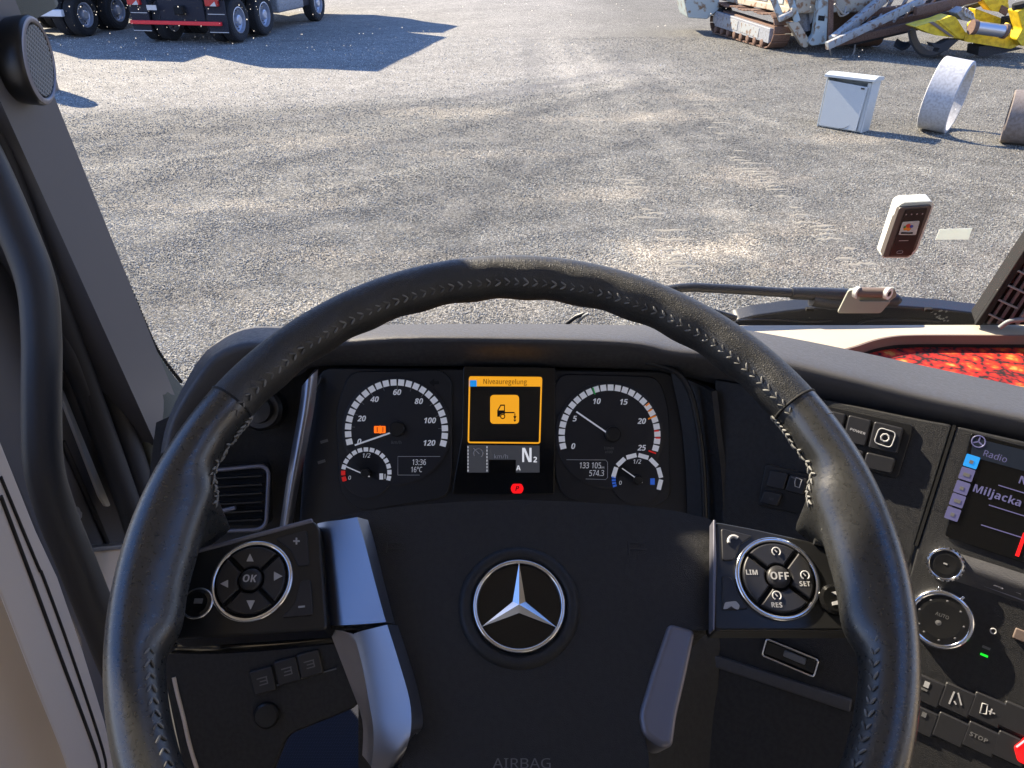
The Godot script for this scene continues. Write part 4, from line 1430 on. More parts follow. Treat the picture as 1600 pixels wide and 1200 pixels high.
	for q in [[[[1203, 733], [1232, 740], [1224, 766], [1196, 760]]], [[[1234, 741], [1262, 748], [1254, 774], [1226, 767]]], [[[1193, 766], [1222, 772], [1214, 792], [1186, 786]]], [[[1326, 648], [1362, 657], [1352, 698], [1316, 690]]], [[[1366, 658], [1412, 669], [1402, 710], [1356, 700]]], [[[1290, 640], [1322, 647], [1312, 688], [1280, 680]]], [[[1312, 696], [1350, 705], [1343, 728], [1306, 720]]], [[[1354, 706], [1400, 717], [1393, 741], [1347, 731]]]]:
		part(face, "switch", prism(rounded(locs(ff, q[0], 0.008), 0.0025), 0.002, 0.008, 0.0015), M.button_black)
	# camera-like symbol, lettering and a cab symbol
	var ic := loc(ff, 1383, 684, 0.0085)
	var rt := -0.02
	var rg := PackedVector3Array()
	for q in rect(0.0145, 0.0145, 0.004, 5):
		rg.append(Vector3(q.x, q.y, 0))
	part(face, "symbol", tube(rg, 0.0006, 6, true), M.icon_white, at2(ic, 0.0086, rt))
	var rg2 := PackedVector3Array()
	for q in circle(0.0034, 8):
		rg2.append(Vector3(q.x, q.y, 0))
	part(face, "symbol", tube(rg2, 0.0009, 6, true), M.icon_white, at2(ic, 0.0086, rt))
	words(face, "lettering", "POWER", loc(ff, 1340, 674, 0.0085), 0.0082, 0.0022, M.icon_white, rt, 0.0, true, 1.3)
	var cb := loc(ff, 1246, 754, 0.0085)
	var sy := PackedVector3Array()
	for q in [Vector2(-0.0025, 0.004), Vector2(0.003, 0.004), Vector2(0.003, -0.004), Vector2(-0.001, -0.004), Vector2(-0.0025, 0.0)]:
		sy.append(Vector3(q.x, q.y, 0))
	part(face, "symbol", tube(sy, 0.0006, 6, true), M.icon_white, at2(cb, 0.0086, rt))
	part(face, "symbol", box(0.004, 0.001, 0.0005), M.icon_grey, at2(cb + Vector2(-0.005, 0.003), 0.0086, rt))
	words(face, "lettering", "SET", loc(ff, 1205, 780, 0.0085), 0.0082, 0.002, M.icon_grey, rt)
	# key slot and the ledge under it
	var kp := loc(ff, 1235, 1026, 0.004)
	var slot := part(face, "key_slot", box(0.05, 0.017, 0.008, 0.003), M.gloss_black, at2(kp, 0.002, 0.04))
	var sr := PackedVector3Array()
	for q in rect(0.048, 0.0165, 0.003, 4):
		sr.append(Vector3(q.x, q.y, 0.006))
	part(slot, "slot_frame", tube(sr, 0.0011, 6, true), M.chrome)
	part(slot, "slot_insert", box(0.02, 0.006, 0.004, 0.001), M.icon_grey, Transform3D(Basis(), Vector3(0.004, 0.002, 0.005)))
	var la := loc(ff, 1075, 1020, 0.004)
	var lb := loc(ff, 1330, 1104, 0.004)
	bar(face, "ledge", Vector3(la.x, la.y, 0.0), Vector3(lb.x, lb.y, 0.0), 0.008, 0.012, M.dash_soft, 0.002)
	# stalk under the left pod
	wpart(t, "stalk", tube(px_path([[262, 1006, 0.52], [300, 1007, 0.53], [345, 1008, 0.54], [420, 1004, 0.57], [520, 995, 0.62], [600, 990, 0.68]], 5), [0.0040, 0.0062, 0.0064, 0.0064, 0.0064, 0.0064, 0.0064, 0.0064, 0.006, 0.006, 0.006, 0.006, 0.006, 0.006, 0.006, 0.006, 0.006, 0.006, 0.006, 0.006, 0.006, 0.006, 0.006, 0.006, 0.006, 0.006], 12), M.gloss_black)
	block(t, "far_fascia", inv * Vector3(0.64, 1.42, -0.925), inv * Vector3(1.74, 1.97, -0.80), M.dash_black, 0.02)
	# woven mat on the floor
	block(t, "floor_mat", inv * Vector3(-0.5, 1.384, -0.95), inv * Vector3(0.1, 1.392, -0.35), M.woven)


func build_tray() -> void:
	var t := thing("dash_tray", "beige dash shelf with an open tray lined in red and orange print", "tray", Transform3D(Basis(), Vector3(0.7, 2.0, -1.0)))
	var fr := frame(Vector3(0.5, 2.02, -1.0), Vector3.FORWARD, Vector3.UP)
	var inv := t.global_transform.affine_inverse()
	part(t, "shelf", prism(locs(fr, [[985, 560], [1010, 516], [1060, 510], [1150, 508.5], [1900, 507], [1900, 523], [1700, 523.5], [1600, 523.5], [1480, 523], [1420, 523.5], [1392, 525.5], [1365, 531], [1338, 540], [1310, 549], [1260, 570], [1100, 600], [1000, 600]]), -0.03, 0.0, 0.0), M.cowl_beige, inv * fr)
	var up := []
	var lo := []
	var mid := []
	for q in [[1225, 585, 1275, 590], [1310, 549, 1345, 555], [1338, 540, 1360, 546], [1365, 531, 1380, 539.5], [1392, 525.5, 1402, 536], [1420, 523.5, 1428, 534], [1480, 523, 1486, 533], [1600, 523.5, 1602, 533], [1900, 523, 1904, 532]]:
		up.append(gp(q[0], q[1], 2.02))
		up[-1] += Vector3(0, 0.002, 0.006)
		lo.append(up[-1] + Vector3(0, -0.0155, 0.001))
		mid.append(up[-1] + Vector3(0, -0.04, 0.0))
	wpart(t, "tray_rim", sheet([up, lo], 2, 4, 0.004), M.brown_plastic)
	wpart(t, "rim_gap", sheet([lo, mid], 2, 4, 0.004), M.deep_black)
	var lf := frame(Vector3(0.7, 2.0, -1.0), Vector3.FORWARD, Vector3.UP)
	block(t, "side_shelf", inv * Vector3(0.955, 1.975, -1.14), inv * Vector3(1.72, 2.016, -0.8), M.cowl_beige, 0.006)
	part(t, "tray_liner", prism(locs(lf, [[1250, 600], [1320, 558], [1360, 543], [1392, 536.5], [1420, 535], [1500, 534.5], [1800, 533], [1825, 640], [1250, 640]]), -0.01, 0.0, 0.0), M.liner, inv * lf)


func build_front_bits() -> void:
	# wiper outside the glass
	var t := thing("windscreen_wiper", "black wiper arm and blade lying along the foot of the windscreen", "wiper", Transform3D(Basis(), ws(1250, 470, -0.05)))
	var pts := func(a: Array, off: float) -> PackedVector3Array:
		var o := PackedVector3Array()
		for q in a:
			o.append(ws(q[0], q[1], off))
		return o
	wpart(t, "wiper_arm", tube(pts.call([[960, 462], [1035, 453], [1062, 450], [1085, 449], [1160, 453], [1236, 458]], -0.05), [0.004, 0.006, 0.0075, 0.008, 0.008, 0.008], 10), M.wiper_black)
	wpart(t, "arm_joint", tube(pts.call([[1236, 458], [1290, 460], [1330, 462], [1392, 464], [1404, 470]], -0.05), [0.0105, 0.0115, 0.012, 0.012, 0.008], 10), M.wiper_black)
	wpart(t, "joint_clip", tube(pts.call([[1235, 452], [1237, 464]], -0.052), 0.003, 8), M.grille_grey)
	wpart(t, "blade_holder", tube(pts.call([[1268, 468], [1300, 474], [1350, 470], [1400, 470]], -0.045), 0.012, 8), M.wiper_black)
	wpart(t, "blade", tube(pts.call([[1060, 472], [1100, 482], [1150, 497]], -0.04), 0.005, 8), M.wiper_black)
	wpart(t, "blade_rubber", tube(pts.call([[1065, 478], [1105, 488], [1148, 500]], -0.035), 0.003, 6), M.rubber)
	# panel under the wipers
	var cf2 := Transform3D(frame(ws(1340, 495, -0.06), Vector3.UP, ws_n))
	var c := thing("scuttle_panel", "dark blue-black scuttle panel below the wiper outside the glass", "panel", cf2)
	part(c, "panel", prism(rounded(locs(cf2, [[1140, 512], [1152, 500], [1180, 493], [1230, 486], [1290, 480], [1340, 475], [1400, 478], [1470, 483], [1520, 489], [1600, 497], [1600, 520], [1140, 520]]), 0.006), -0.03, 0.0, 0.004), M.cowl_black)
	for q in [[1265, 482], [1450, 483]]:
		part(c, "panel_clip", box(0.014, 0.006, 0.006, 0.001), M.deep_black, at2(loc(cf2, q[0], q[1]), 0.002))
	for q in [[[1152, 500], [1200, 498], [1260, 501], [1300, 499]], [[1340, 505], [1360, 499], [1430, 499], [1470, 502]]]:
		var a := PackedVector3Array()
		for p in q[0] if q.size() == 1 else q:
			var l := loc(cf2, p[0], p[1])
			a.append(Vector3(l.x, l.y, 0.002))
		part(c, "panel_pipe", tube(crom(a, 5), 0.0024, 6), M.wiper_black)
	rng.seed = 9
	for k in 14:
		var l := loc(cf2, 1455 + rng.randf() * 26, 485 + rng.randf() * 18)
		part(c, "drain_hole", lathe([[0.0022, 0.0], [0.0, 0.0006]], 8), M.grille_grey, at2(l, 0.0004))
	# washer nozzle seen through the wheel
	var n := thing("washer_nozzle", "small washer nozzle at the glass seen through the wheel rim", "nozzle", Transform3D(Basis(), ws(905, 495, -0.04)))
	wpart(n, "nozzle_pipe", tube(pts.call([[885, 506], [900, 495], [913, 490]], -0.04), 0.004, 8), M.wiper_black)
	wpart(n, "nozzle_tip", tube(pts.call([[903, 504], [912, 494], [920, 490]], -0.035), 0.0025, 8), M.grille_grey)
	# ticket clip standing on the shelf
	var kf := frame(ws(1345, 491, 0.04), Vector3.UP, Vector3(-0.3, 0.1, 1))
	var k := thing("ticket_clip", "beige plastic ticket clip on the shelf in front of the wiper", "clip", kf)
	part(k, "clip_plate", prism(rounded(locs(kf, [[1308, 489], [1326, 453], [1345, 452], [1342, 470], [1392, 470], [1376, 489]]), 0.004), -0.004, 0.002, 0.001), M.clip_beige)
	part(k, "clip_back", prism(rounded(locs(kf, [[1326, 452], [1398, 450], [1402, 462], [1384, 476], [1330, 478]], -0.012), 0.004), -0.018, -0.012, 0.001), M.clip_beige)
	var p0 := loc(kf, 1340, 459, 0.004)
	var p1 := loc(kf, 1388, 460, 0.004)
	part(k, "clip_roll", tube(PackedVector3Array([Vector3(p0.x, p0.y, -0.004), Vector3(p1.x, p1.y, -0.004)]), 0.008, 16), M.brown_plastic)
	for p in [p0, p1]:
		part(k, "clip_eye", lathe([[0.0045, -0.003], [0.0095, -0.003], [0.0095, 0.003], [0.0045, 0.003]], 24), M.device_shell, Transform3D(Basis(Vector3.UP, 0.9), Vector3(p.x, p.y, -0.002)))
	# toll box on the glass
	var df := frame(ws(1415, 360, 0.0), Vector3.UP, ws_n)
	var d := thing("toll_box", "pale toll box with dark brown face stuck to the windscreen", "toll box", df)
	var z := 0.026
	part(d, "shell", prism(rounded(locs(df, [[1377, 403], [1404, 322], [1412, 317], [1457, 315], [1459, 321], [1433, 392], [1420, 403]], z - 0.004), 0.005), 0.0, z - 0.004, 0.005), M.device_shell)
	part(d, "bezel", prism(rounded(locs(df, [[1379, 402], [1405.5, 325], [1457, 321], [1431, 390], [1419, 402]], z), 0.004), z - 0.012, z, 0.001), M.device_bezel)
	var face := part(d, "face_panel", prism(rounded(locs(df, [[1389, 400], [1415, 328], [1450, 325.5], [1424, 399]], z + 0.001), 0.002), z - 0.004, z + 0.001, 0.0004), M.device_face)
	var st := part(d, "logo_sticker", prism(rounded(locs(df, [[1404, 367], [1410.5, 347], [1437, 345], [1431, 367]], z + 0.0015), 0.002), z, z + 0.0018, 0.0), M.sticker_white)
	for q in [[1419, 353, "print_red", 0.0036], [1415, 357, "print_orange", 0.0032], [1424, 354, "print_blue", 0.0028], [1414, 355, "print_green", 0.0022], [1420, 358, "print_orange", 0.003]]:
		part(st, "logo_blot", lathe([[q[3], 0.0], [0.0, 0.0004]], 12), M[q[2]], at2(loc(df, q[0], q[1], z + 0.002), z + 0.0019))
	part(st, "print_line", box(0.017, 0.0026, 0.0004), M.deep_black, at2(loc(df, 1417, 364.2, z + 0.002), z + 0.002, 0.0))
	part(face, "print_line", box(0.014, 0.0012, 0.0004), M.device_print, at2(loc(df, 1412, 376, z + 0.0015), z + 0.0014, 0.03))
	for q in 4:
		part(face, "status_dot", lathe([[0.0012, 0.0], [0.0, 0.0003]], 10), M.device_print, at2(loc(df, 1416 + q * 8.5, 335.5 - q * 0.4, z + 0.0015), z + 0.0012))
	var bt := PackedVector3Array()
	for q in rect(0.0085, 0.0045, 0.002, 4):
		bt.append(Vector3(q.x, q.y, 0))
	part(face, "button", tube(bt, 0.0005, 6, true), M.device_print, at2(loc(df, 1406, 394, z + 0.0015), z + 0.0014))
	# blank sticker
	var sf := frame(ws(1490, 366, 0.001), Vector3.UP, ws_n)
	var s := thing("blank_sticker", "blank white sticker on the windscreen beside the toll box", "sticker", sf)
	part(s, "label", prism(locs(sf, [[1461, 374.5], [1468, 358], [1519, 356.5], [1513, 374]]), 0.0, 0.0006, 0.0), M.sticker_white)
	# louvred unit standing on the right of the shelf
	var gf := frame(gp(1600, 519, 2.022), Vector3.UP, Vector3(-0.3, -0.1, 1))
	var g := thing("louvred_unit", "black louvred unit with grey bars on the shelf beside the scuttle", "grille", gf)
	part(g, "frame", prism(rounded(locs(gf, [[1522, 507], [1538, 484], [1596, 396], [1632, 345], [1705, 350], [1690, 515]]), 0.006), -0.04, -0.004, 0.003), M.deep_black)
	part(g, "rim_strip", prism(rounded(locs(gf, [[1522, 507], [1538, 484], [1596, 394], [1630, 344], [1640, 350], [1604, 402], [1548, 486], [1534, 507]]), 0.003), -0.004, 0.004, 0.002), M.deep_black)
	for k2 in 5:
		var o := 14.0 + k2 * 15.0
		var a := loc(gf, 1530 + o, 506)
		var b := loc(gf, 1628 + o * 0.9, 362)
		bar(g, "louvre", Vector3(a.x, a.y, 0.0), Vector3(b.x, b.y, 0.0), 0.005, 0.003 if k2 < 3 else 0.007, M.jamb_grey if k2 < 3 else M.grille_grey, 0.001, Vector3.BACK)
	for k2 in 6:
		var u := 1548.0 + k2 * 15.0
		var v := 494.0 - k2 * 22.5
		var a := loc(gf, u - 4, v - 5)
		var b := loc(gf, u + 26, v + 9)
		bar(g, "cross_bar", Vector3(a.x, a.y, 0.003), Vector3(b.x, b.y, 0.003), 0.003, 0.004, M.grille_grey, 0.001, Vector3.BACK)
	var cl := PackedVector3Array()
	for q in [[1562, 512], [1575, 503], [1590, 500], [1610, 500], [1630, 506]]:
		var a := loc(gf, q[0], q[1], 0.02)
		cl.append(Vector3(a.x, a.y, 0.02))
	part(g, "cable", tube(crom(cl, 5), 0.004, 8), M.grille_grey)


# ---------------------------------------------------------------- instruments
func dial(t: Node3D, called: String, fr: Transform3D, cu0: float, cv0: float, r: float, a0: float, a1: float, n: int, bw: float, bh: float, mats: Dictionary) -> MeshInstance3D:
	var s := 0.80 / FX
	var c := loc(fr, cu0, cv0)
	var d := part(t, called, lathe([[r * 1.13 * s, 0.0], [r * 1.13 * s, 0.0012], [r * 1.09 * s, 0.0016], [0.0, 0.0016]], 48), M.dial_face, at2(c, 0.0))
	for i in n:
		var g := deg_to_rad(lerpf(a0, a1, i / float(n - 1)))
		part(d, "scale_block", box(bw * s, bh * s, 0.0008), M[mats.get(i, "dial_white")], Transform3D(Basis(Vector3.BACK, g), Vector3(cos(g) * r * s, sin(g) * r * s, 0.0022)))
	return d


func needle(d: MeshInstance3D, fr: Transform3D, tail: Array, tip: Array, hub: Array, hr: float, w: float) -> void:
	var o := Vector2(d.position.x, d.position.y)
	var a := loc(fr, tail[0], tail[1]) - o
	var b := loc(fr, tip[0], tip[1]) - o
	var h := loc(fr, hub[0], hub[1]) - o
	bar(d, "needle", Vector3(a.x, a.y, 0.005), Vector3(b.x, b.y, 0.005), w, 0.001, M.dial_white, 0.0, Vector3.BACK)
	part(d, "needle_hub", lathe([[hr, 0.0015], [hr, 0.006], [hr * 0.85, 0.0072], [0.0, 0.0072]], 28), M.satin_black, at2(h, 0.0))


func build_cluster() -> void:
	var fr := frame(P(787, 680, 0.80), cu, -cf)
	var s := 0.80 / FX
	var t := thing("instrument_display", "instrument cluster with two round dials and a yellow warning screen", "instruments", fr)
	part(t, "base_plate", prism(rounded(locs(fr, [[500, 574], [1050, 580], [1076, 640], [1082, 860], [462, 860], [478, 640]]), 0.012), -0.02, -0.004, 0.002), M.dial_panel)
	part(t, "dial_surround", prism(rounded(locs(fr, [[545, 580], [690, 578], [706, 592], [707, 740], [700, 778], [560, 800], [530, 770], [524, 640]]), 0.014, 6), -0.004, -0.0005, 0.0015), M.dial_panel)
	part(t, "dial_surround", prism(rounded(locs(fr, [[880, 584], [1030, 588], [1046, 640], [1048, 780], [1010, 800], [880, 780], [866, 740], [866, 600]]), 0.014, 6), -0.004, -0.0005, 0.0015), M.dial_panel)
	# speedometer
	var sp := dial(t, "speedometer", fr, 620, 673, 75.5, 193, -15, 24, 9.6, 9.2, {})
	var o := Vector2(sp.position.x, sp.position.y)
	for q in [["0", 562, 690], ["20", 566, 654], ["40", 586, 624], ["60", 621, 613], ["80", 655, 627], ["100", 672, 657], ["120", 671, 692]]:
		words(sp, "numeral", q[0], loc(fr, q[1], q[2]) - o, 0.002, 8.6 * s, M.dial_white, 0.0, 0.2, true)
	words(sp, "unit_mark", "km/h", loc(fr, 620, 691) - o, 0.002, 5.0 * s, M.icon_grey, 0.0, 0.1)
	needle(sp, fr, [631, 669], [556, 695], [621, 670], 12 * s, 2.6 * s)
	var g := 0
	for a in [175, 158, 141, 124, 107, 89, 71, 54, 37, 20, 3]:
		var f := deg_to_rad(a)
		part(sp, "tick", box(6 * s, 1.1 * s, 0.0006), M.icon_grey, Transform3D(Basis(Vector3.BACK, f), Vector3(cos(f) * 68 * s, sin(f) * 68 * s, 0.002)))
	var al := part(sp, "axle_warning_light", prism(rounded(rect(18 * s, 11 * s), 0.001), 0.0, 0.0006), M.lamp_orange, at2(loc(fr, 594, 671) - o, 0.0018))
	for k in 3:
		part(sp, "warning_light_detail", box(1.2 * s, 12.5 * s if k == 1 else 8 * s, 0.0005), M.dial_face if k != 1 else M.lamp_orange, at2(loc(fr, 590 + k * 4.5, 671) - o, 0.0026))
	# fuel gauge
	var fu := dial(t, "fuel_gauge", fr, 573, 738, 36, 196, -14, 15, 6.4, 7.0, {0: "dial_red", 1: "dial_red"})
	o = Vector2(fu.position.x, fu.position.y)
	words(fu, "numeral", "1/2", loc(fr, 573, 711.5) - o, 0.002, 6.6 * s, M.dial_white, 0.0, 0.15)
	words(fu, "numeral", "0", loc(fr, 547, 746) - o, 0.002, 6.0 * s, M.dial_white, 0.0, 0.1)
	needle(fu, fr, [579, 744], [542, 728], [572, 738], 7 * s, 1.6 * s)
	part(fu, "pump_symbol", prism(PackedVector2Array([Vector2(-0.0024, -0.0032), Vector2(0.0014, -0.0032), Vector2(0.0014, 0.003), Vector2(-0.0024, 0.003)]), 0.0, 0.0005), M.dial_white, at2(loc(fr, 597, 744) - o, 0.0018))
	part(fu, "pump_symbol", box(0.0008, 0.005, 0.0005), M.dial_white, at2(loc(fr, 602, 744) - o, 0.002))
	# clock window
	var lc := part(t, "clock_display", prism(rounded(locs(fr, [[622, 713], [690, 713], [680, 726], [660, 742], [622, 742]]), 0.002), 0.0, 0.0012), M.screen_black)
	for q in [[[622, 742], [622, 713], [688, 713]], [[622, 742], [656, 742]]]:
		var w := PackedVector3Array()
		for p in q:
			var l := loc(fr, p[0], p[1])
			w.append(Vector3(l.x, l.y, 0.0014))
		part(lc, "window_line", tube(w, 0.0004, 5), M.icon_white)
	words(lc, "display_digits", "13:36", loc(fr, 655, 722), 0.0016, 8.6 * s, M.dial_white, 0.0, 0.06, false, 0.75)
	words(lc, "display_digits", "16°C", loc(fr, 651, 733.5), 0.0016, 8.2 * s, M.dial_white, 0.0, 0.06, false, 0.75)
	# centre screen
	var sc := part(t, "centre_screen", prism(rounded(locs(fr, [[724, 572], [868, 574], [866, 772], [706, 772], [722, 680]]), 0.003), -0.004, 0.0015, 0.0008), M.gloss_black)
	var z := 0.0018
	var fl := PackedVector3Array()
	for q in rounded(locs(fr, [[734, 589], [846, 590], [843, 692], [732, 691]]), 0.002, 4):
		fl.append(Vector3(q.x, q.y, z))
	part(sc, "screen_border", tube(fl, 0.0009, 6, true), M.screen_yellow)
	part(sc, "screen_header", prism(rounded(locs(fr, [[734, 588], [846, 589], [845.5, 604], [734, 603.5]]), 0.001), 0.0, z + 0.0004), M.screen_yellow)
	words(sc, "screen_lettering", "Niveauregelung", loc(fr, 789, 596.5), z + 0.0006, 7.6 * s, M.deep_black, -0.01, 0.0, false, 0.92)
	part(sc, "screen_badge", prism(locs(fr, [[733, 594], [745, 594], [745, 604], [733, 604]]), 0.0, z + 0.0007), M.screen_blue)
	var tile := part(sc, "screen_symbol", prism(rounded(locs(fr, [[766, 617], [811, 617], [811, 662], [766, 662]]), 0.004), 0.0, z + 0.0003), M.screen_yellow)
	var zz := z + 0.0005
	for q in [[[[777, 651], [777, 641], [782, 632], [789, 632], [789, 651]]], [[[788, 643.5], [804, 643.5], [804, 645.5], [788, 645.5]]], [[[802, 650], [804.5, 656], [807, 650]]], [[[802, 655.5], [807, 655.5], [804.5, 659]]], [[[803.8, 646], [805.2, 646], [805.2, 652], [803.8, 652]]]]:
		part(tile, "symbol_shape", prism(locs(fr, q[0]), 0.0, zz), M.deep_black)
	part(tile, "symbol_window", prism(locs(fr, [[779, 641], [783, 634], [787.5, 634], [787.5, 641]]), 0.0, zz + 0.0003), M.screen_yellow)
	var wc := PackedVector3Array()
	for q in circle(0.0022, 16, loc(fr, 785.5, 650.5)):
		wc.append(Vector3(q.x, q.y, zz + 0.0003))
	part(tile, "symbol_wheel", prism(circle(0.0029, 18, loc(fr, 785.5, 650.5)), 0.0, zz + 0.0002), M.screen_yellow)
	part(tile, "symbol_wheel", tube(wc, 0.0006, 6, true), M.deep_black)
	var bar_ := part(sc, "screen_status_bar", prism(locs(fr, [[730, 695], [843, 696], [843, 738], [730, 738]]), 0.0, z), M.screen_grey)
	part(bar_, "screen_blank", prism(locs(fr, [[764, 718], [806, 718], [806, 738], [764, 738]]), 0.0, z + 0.0003), M.screen_black)
	for k in 8:
		for u in [731.5, 761]:
			part(bar_, "screen_dash", box(1.0 * s, 3.2 * s, 0.0003), M.screen_white, at2(loc(fr, u, 698.5 + k * 5.2), z + 0.0002))
	words(bar_, "screen_lettering", "km/h", loc(fr, 783, 713), z + 0.0002, 6.4 * s, M.icon_white, 0.0, 0.0, false, 1.1)
	words(bar_, "screen_lettering", "N", loc(fr, 823, 711), z + 0.0002, 22 * s, M.screen_white, 0.0, 0.0, true, 0.78)
	words(bar_, "screen_lettering", "2", loc(fr, 836, 718), z + 0.0002, 8.5 * s, M.screen_white, 0.0, 0.0, true)
	words(bar_, "screen_lettering", "A", loc(fr, 810, 731), z + 0.0002, 7.5 * s, M.screen_white, 0.0, 0.0, true)
	var arc := PackedVector3Array()
	for k in 13:
		var f := deg_to_rad(-50 + k * 22.0)
		var l := loc(fr, 747.5, 708) + Vector2(cos(f), sin(f)) * 7.2 * s
		arc.append(Vector3(l.x, l.y, z + 0.0004))
	part(bar_, "screen_cruise_symbol", tube(arc, 0.0005, 5), M.icon_white)
	bar(bar_, "screen_cruise_symbol", Vector3(loc(fr, 740, 700).x, loc(fr, 740, 700).y, z + 0.0004), Vector3(loc(fr, 749, 709).x, loc(fr, 749, 709).y, z + 0.0004), 0.0008, 0.0004, M.icon_white, 0.0, Vector3.BACK)
	var pl := part(sc, "parking_light", prism(rounded(locs(fr, [[801, 755.5], [815, 755.5], [818.5, 763], [815, 770.5], [801, 770.5], [797.5, 763]]), 0.002), 0.0, z + 0.0003), M.lamp_red)
	words(pl, "light_mark", "P", loc(fr, 808, 763), z + 0.0004, 8 * s, M.deep_black, 0.0, 0.2, true)
	# rev counter
	var tk := dial(t, "rev_counter", fr, 952, 680, 74.5, 193, -15.5, 25, 9.4, 9.0, {})
	o = Vector2(tk.position.x, tk.position.y)
	for q in [["0", 895.5, 697], ["5", 898, 654], ["10", 932, 627], ["15", 974, 628], ["20", 1002.5, 658], ["25", 1002.5, 699.5]]:
		words(tk, "numeral", q[0], loc(fr, q[1], q[2]) - o, 0.002, 8.6 * s, M.dial_white, 0.0, 0.2, true)
	needle(tk, fr, [962.5, 686], [900, 643], [957, 678], 12 * s, 2.4 * s)
	words(tk, "unit_mark", "1/min", loc(fr, 951, 700) - o, 0.002, 4.4 * s, M.icon_grey, 0.0, 0.1)
	words(tk, "unit_mark", "x100", loc(fr, 951, 706) - o, 0.002, 4.0 * s, M.icon_grey, 0.0, 0.1)
	for q in [[927.5, 611, 109, "dial_green", 11], [1018, 652, 22, "dial_orange", 13], [1018.5, 706, -20, "dial_red", 12], [1011, 632, 37, "dial_orange", 7], [1015, 641, 30, "dial_orange", 7], [1025, 673, 5, "dial_red", 7], [1027, 684, -3, "dial_red", 7]]:
		part(tk, "limit_mark", box(q[4] * s, 2.2 * s, 0.0008), M[q[3]], at2(loc(fr, q[0], q[1]) - o, 0.0028, deg_to_rad(q[2])))
	# second gauge
	var ad := dial(t, "additive_gauge", fr, 995, 748, 36.5, 163, -14, 7, 6.6, 16.0, {})
	o = Vector2(ad.position.x, ad.position.y)
	for a in [176, 183, 190, 197]:
		var f := deg_to_rad(a)
		part(ad, "scale_block", box(6 * s, 3.0 * s, 0.0008), M.dial_blue, Transform3D(Basis(Vector3.BACK, f), Vector3(cos(f) * 36.5 * s, sin(f) * 36.5 * s, 0.0022)))
	words(ad, "numeral", "1/2", loc(fr, 995, 721) - o, 0.002, 6.6 * s, M.dial_white, 0.0, 0.15)
	words(ad, "numeral", "0", loc(fr, 969, 754) - o, 0.002, 6.0 * s, M.dial_white, 0.0, 0.1)
	needle(ad, fr, [1002.5, 753], [971, 731], [996, 749], 7 * s, 1.6 * s)
	part(ad, "additive_symbol", box(7 * s, 10 * s, 0.0005, 0.0002), M.dial_blue, at2(loc(fr, 1019, 752) - o, 0.002))
	# distance window
	var ld := part(t, "distance_display", prism(rounded(locs(fr, [[882, 718], [949, 718], [949, 749], [914, 749], [900, 742]]), 0.002), 0.0, 0.0012), M.screen_black)
	var w2 := PackedVector3Array()
	for p in [[885, 718], [946, 718.5], [949, 722], [949, 746], [946, 749], [915, 748]]:
		var l := loc(fr, p[0], p[1])
		w2.append(Vector3(l.x, l.y, 0.0014))
	part(ld, "window_line", tube(w2, 0.0004, 5), M.icon_white)
	words(ld, "display_digits", "133 105", loc(fr, 922, 727), 0.0016, 9.0 * s, M.dial_white, 0.0, 0.08, false, 0.78)
	words(ld, "display_digits", "km", loc(fr, 941, 730), 0.0016, 3.4 * s, M.dial_white)
	words(ld, "display_digits", "574.3", loc(fr, 932, 739), 0.0016, 9.0 * s, M.dial_white, 0.0, 0.08, false, 0.78)
	# direction arrow, dark
	part(t, "turn_symbol", prism(PackedVector2Array([Vector2(-0.005, 0), Vector2(0, 0.004), Vector2(0, 0.0015), Vector2(0.005, 0.0015), Vector2(0.005, -0.0015), Vector2(0, -0.0015), Vector2(0, -0.004)]), -0.0005, 0.0006), M.deep_black, at2(loc(fr, 678, 598), 0.0))
	for q in [[505, 690], [501, 722]]:
		part(t, "dark_symbol", box(0.008, 0.003, 0.0006), M.icon_grey, at2(loc(fr, q[0], q[1]), -0.0038, 0.3))


# ---------------------------------------------------------------- steering wheel
const WR := 0.215
var gus := []


func rim_field(p: Vector3) -> float:
	var r := sqrt(p.x * p.x + p.y * p.y)
	var th := atan2(p.y, p.x)
	var dr := r - WR
	# finger waves on the inner side of the top, thumb rests at the sides
	var wave := 0.0
	if dr < 0.0 and p.y > 0.0:
		wave = 0.0007 * sin(th * 34.0) * clampf(-dr / 0.012, 0, 1) * clampf(p.y / 0.15, 0, 1)
	var d := sqrt((dr / 0.97) * (dr / 0.97) + (p.z / 1.06) * (p.z / 1.06)) - 0.0158 - wave
	for g in gus:
		var a: Vector3 = g[0]
		var ab: Vector3 = g[1]
		var ap := p - a
		var t := clampf(ap.dot(ab) / ab.length_squared(), 0.0, 1.0)
		var q := ap - ab * t
		var e := sqrt(q.x * q.x + q.y * q.y + q.z * q.z * g[4]) - lerpf(g[2], g[3], t)
		var k: float = 0.014
		var h := maxf(k - absf(d - e), 0.0) / k
		d = minf(d, e) - h * h * k * 0.25
	return d


# where the sight line through a pixel meets the leather of the rim: place and normal in the wheel's axes
func on_rim(fr: Transform3D, u: float, v: float):
	var inv := fr.affine_inverse()
	var o := inv * eye
	var dir := (inv.basis * ray(u, v)).normalized()
	var t := 0.25
	for k in 70:
		var p := o + dir * t
		var d := rim_field(p)
		if d < 0.0002:
			var h := 0.001
			var g := Vector3(rim_field(p + Vector3(h, 0, 0)) - d, rim_field(p + Vector3(0, h, 0)) - d, rim_field(p + Vector3(0, 0, h)) - d).normalized()
			return [p, g]
		t += d * 0.8
		if t > 0.9:
			return null
	return null


func wheel_frame() -> Transform3D:
	var o := eye + cr * 0.0 + cu * -0.1087 + cf * 0.4516
	var up := cu * 0.8660 + cf * 0.5
	return frame(o, up, cu * 0.5 - cf * 0.8660)


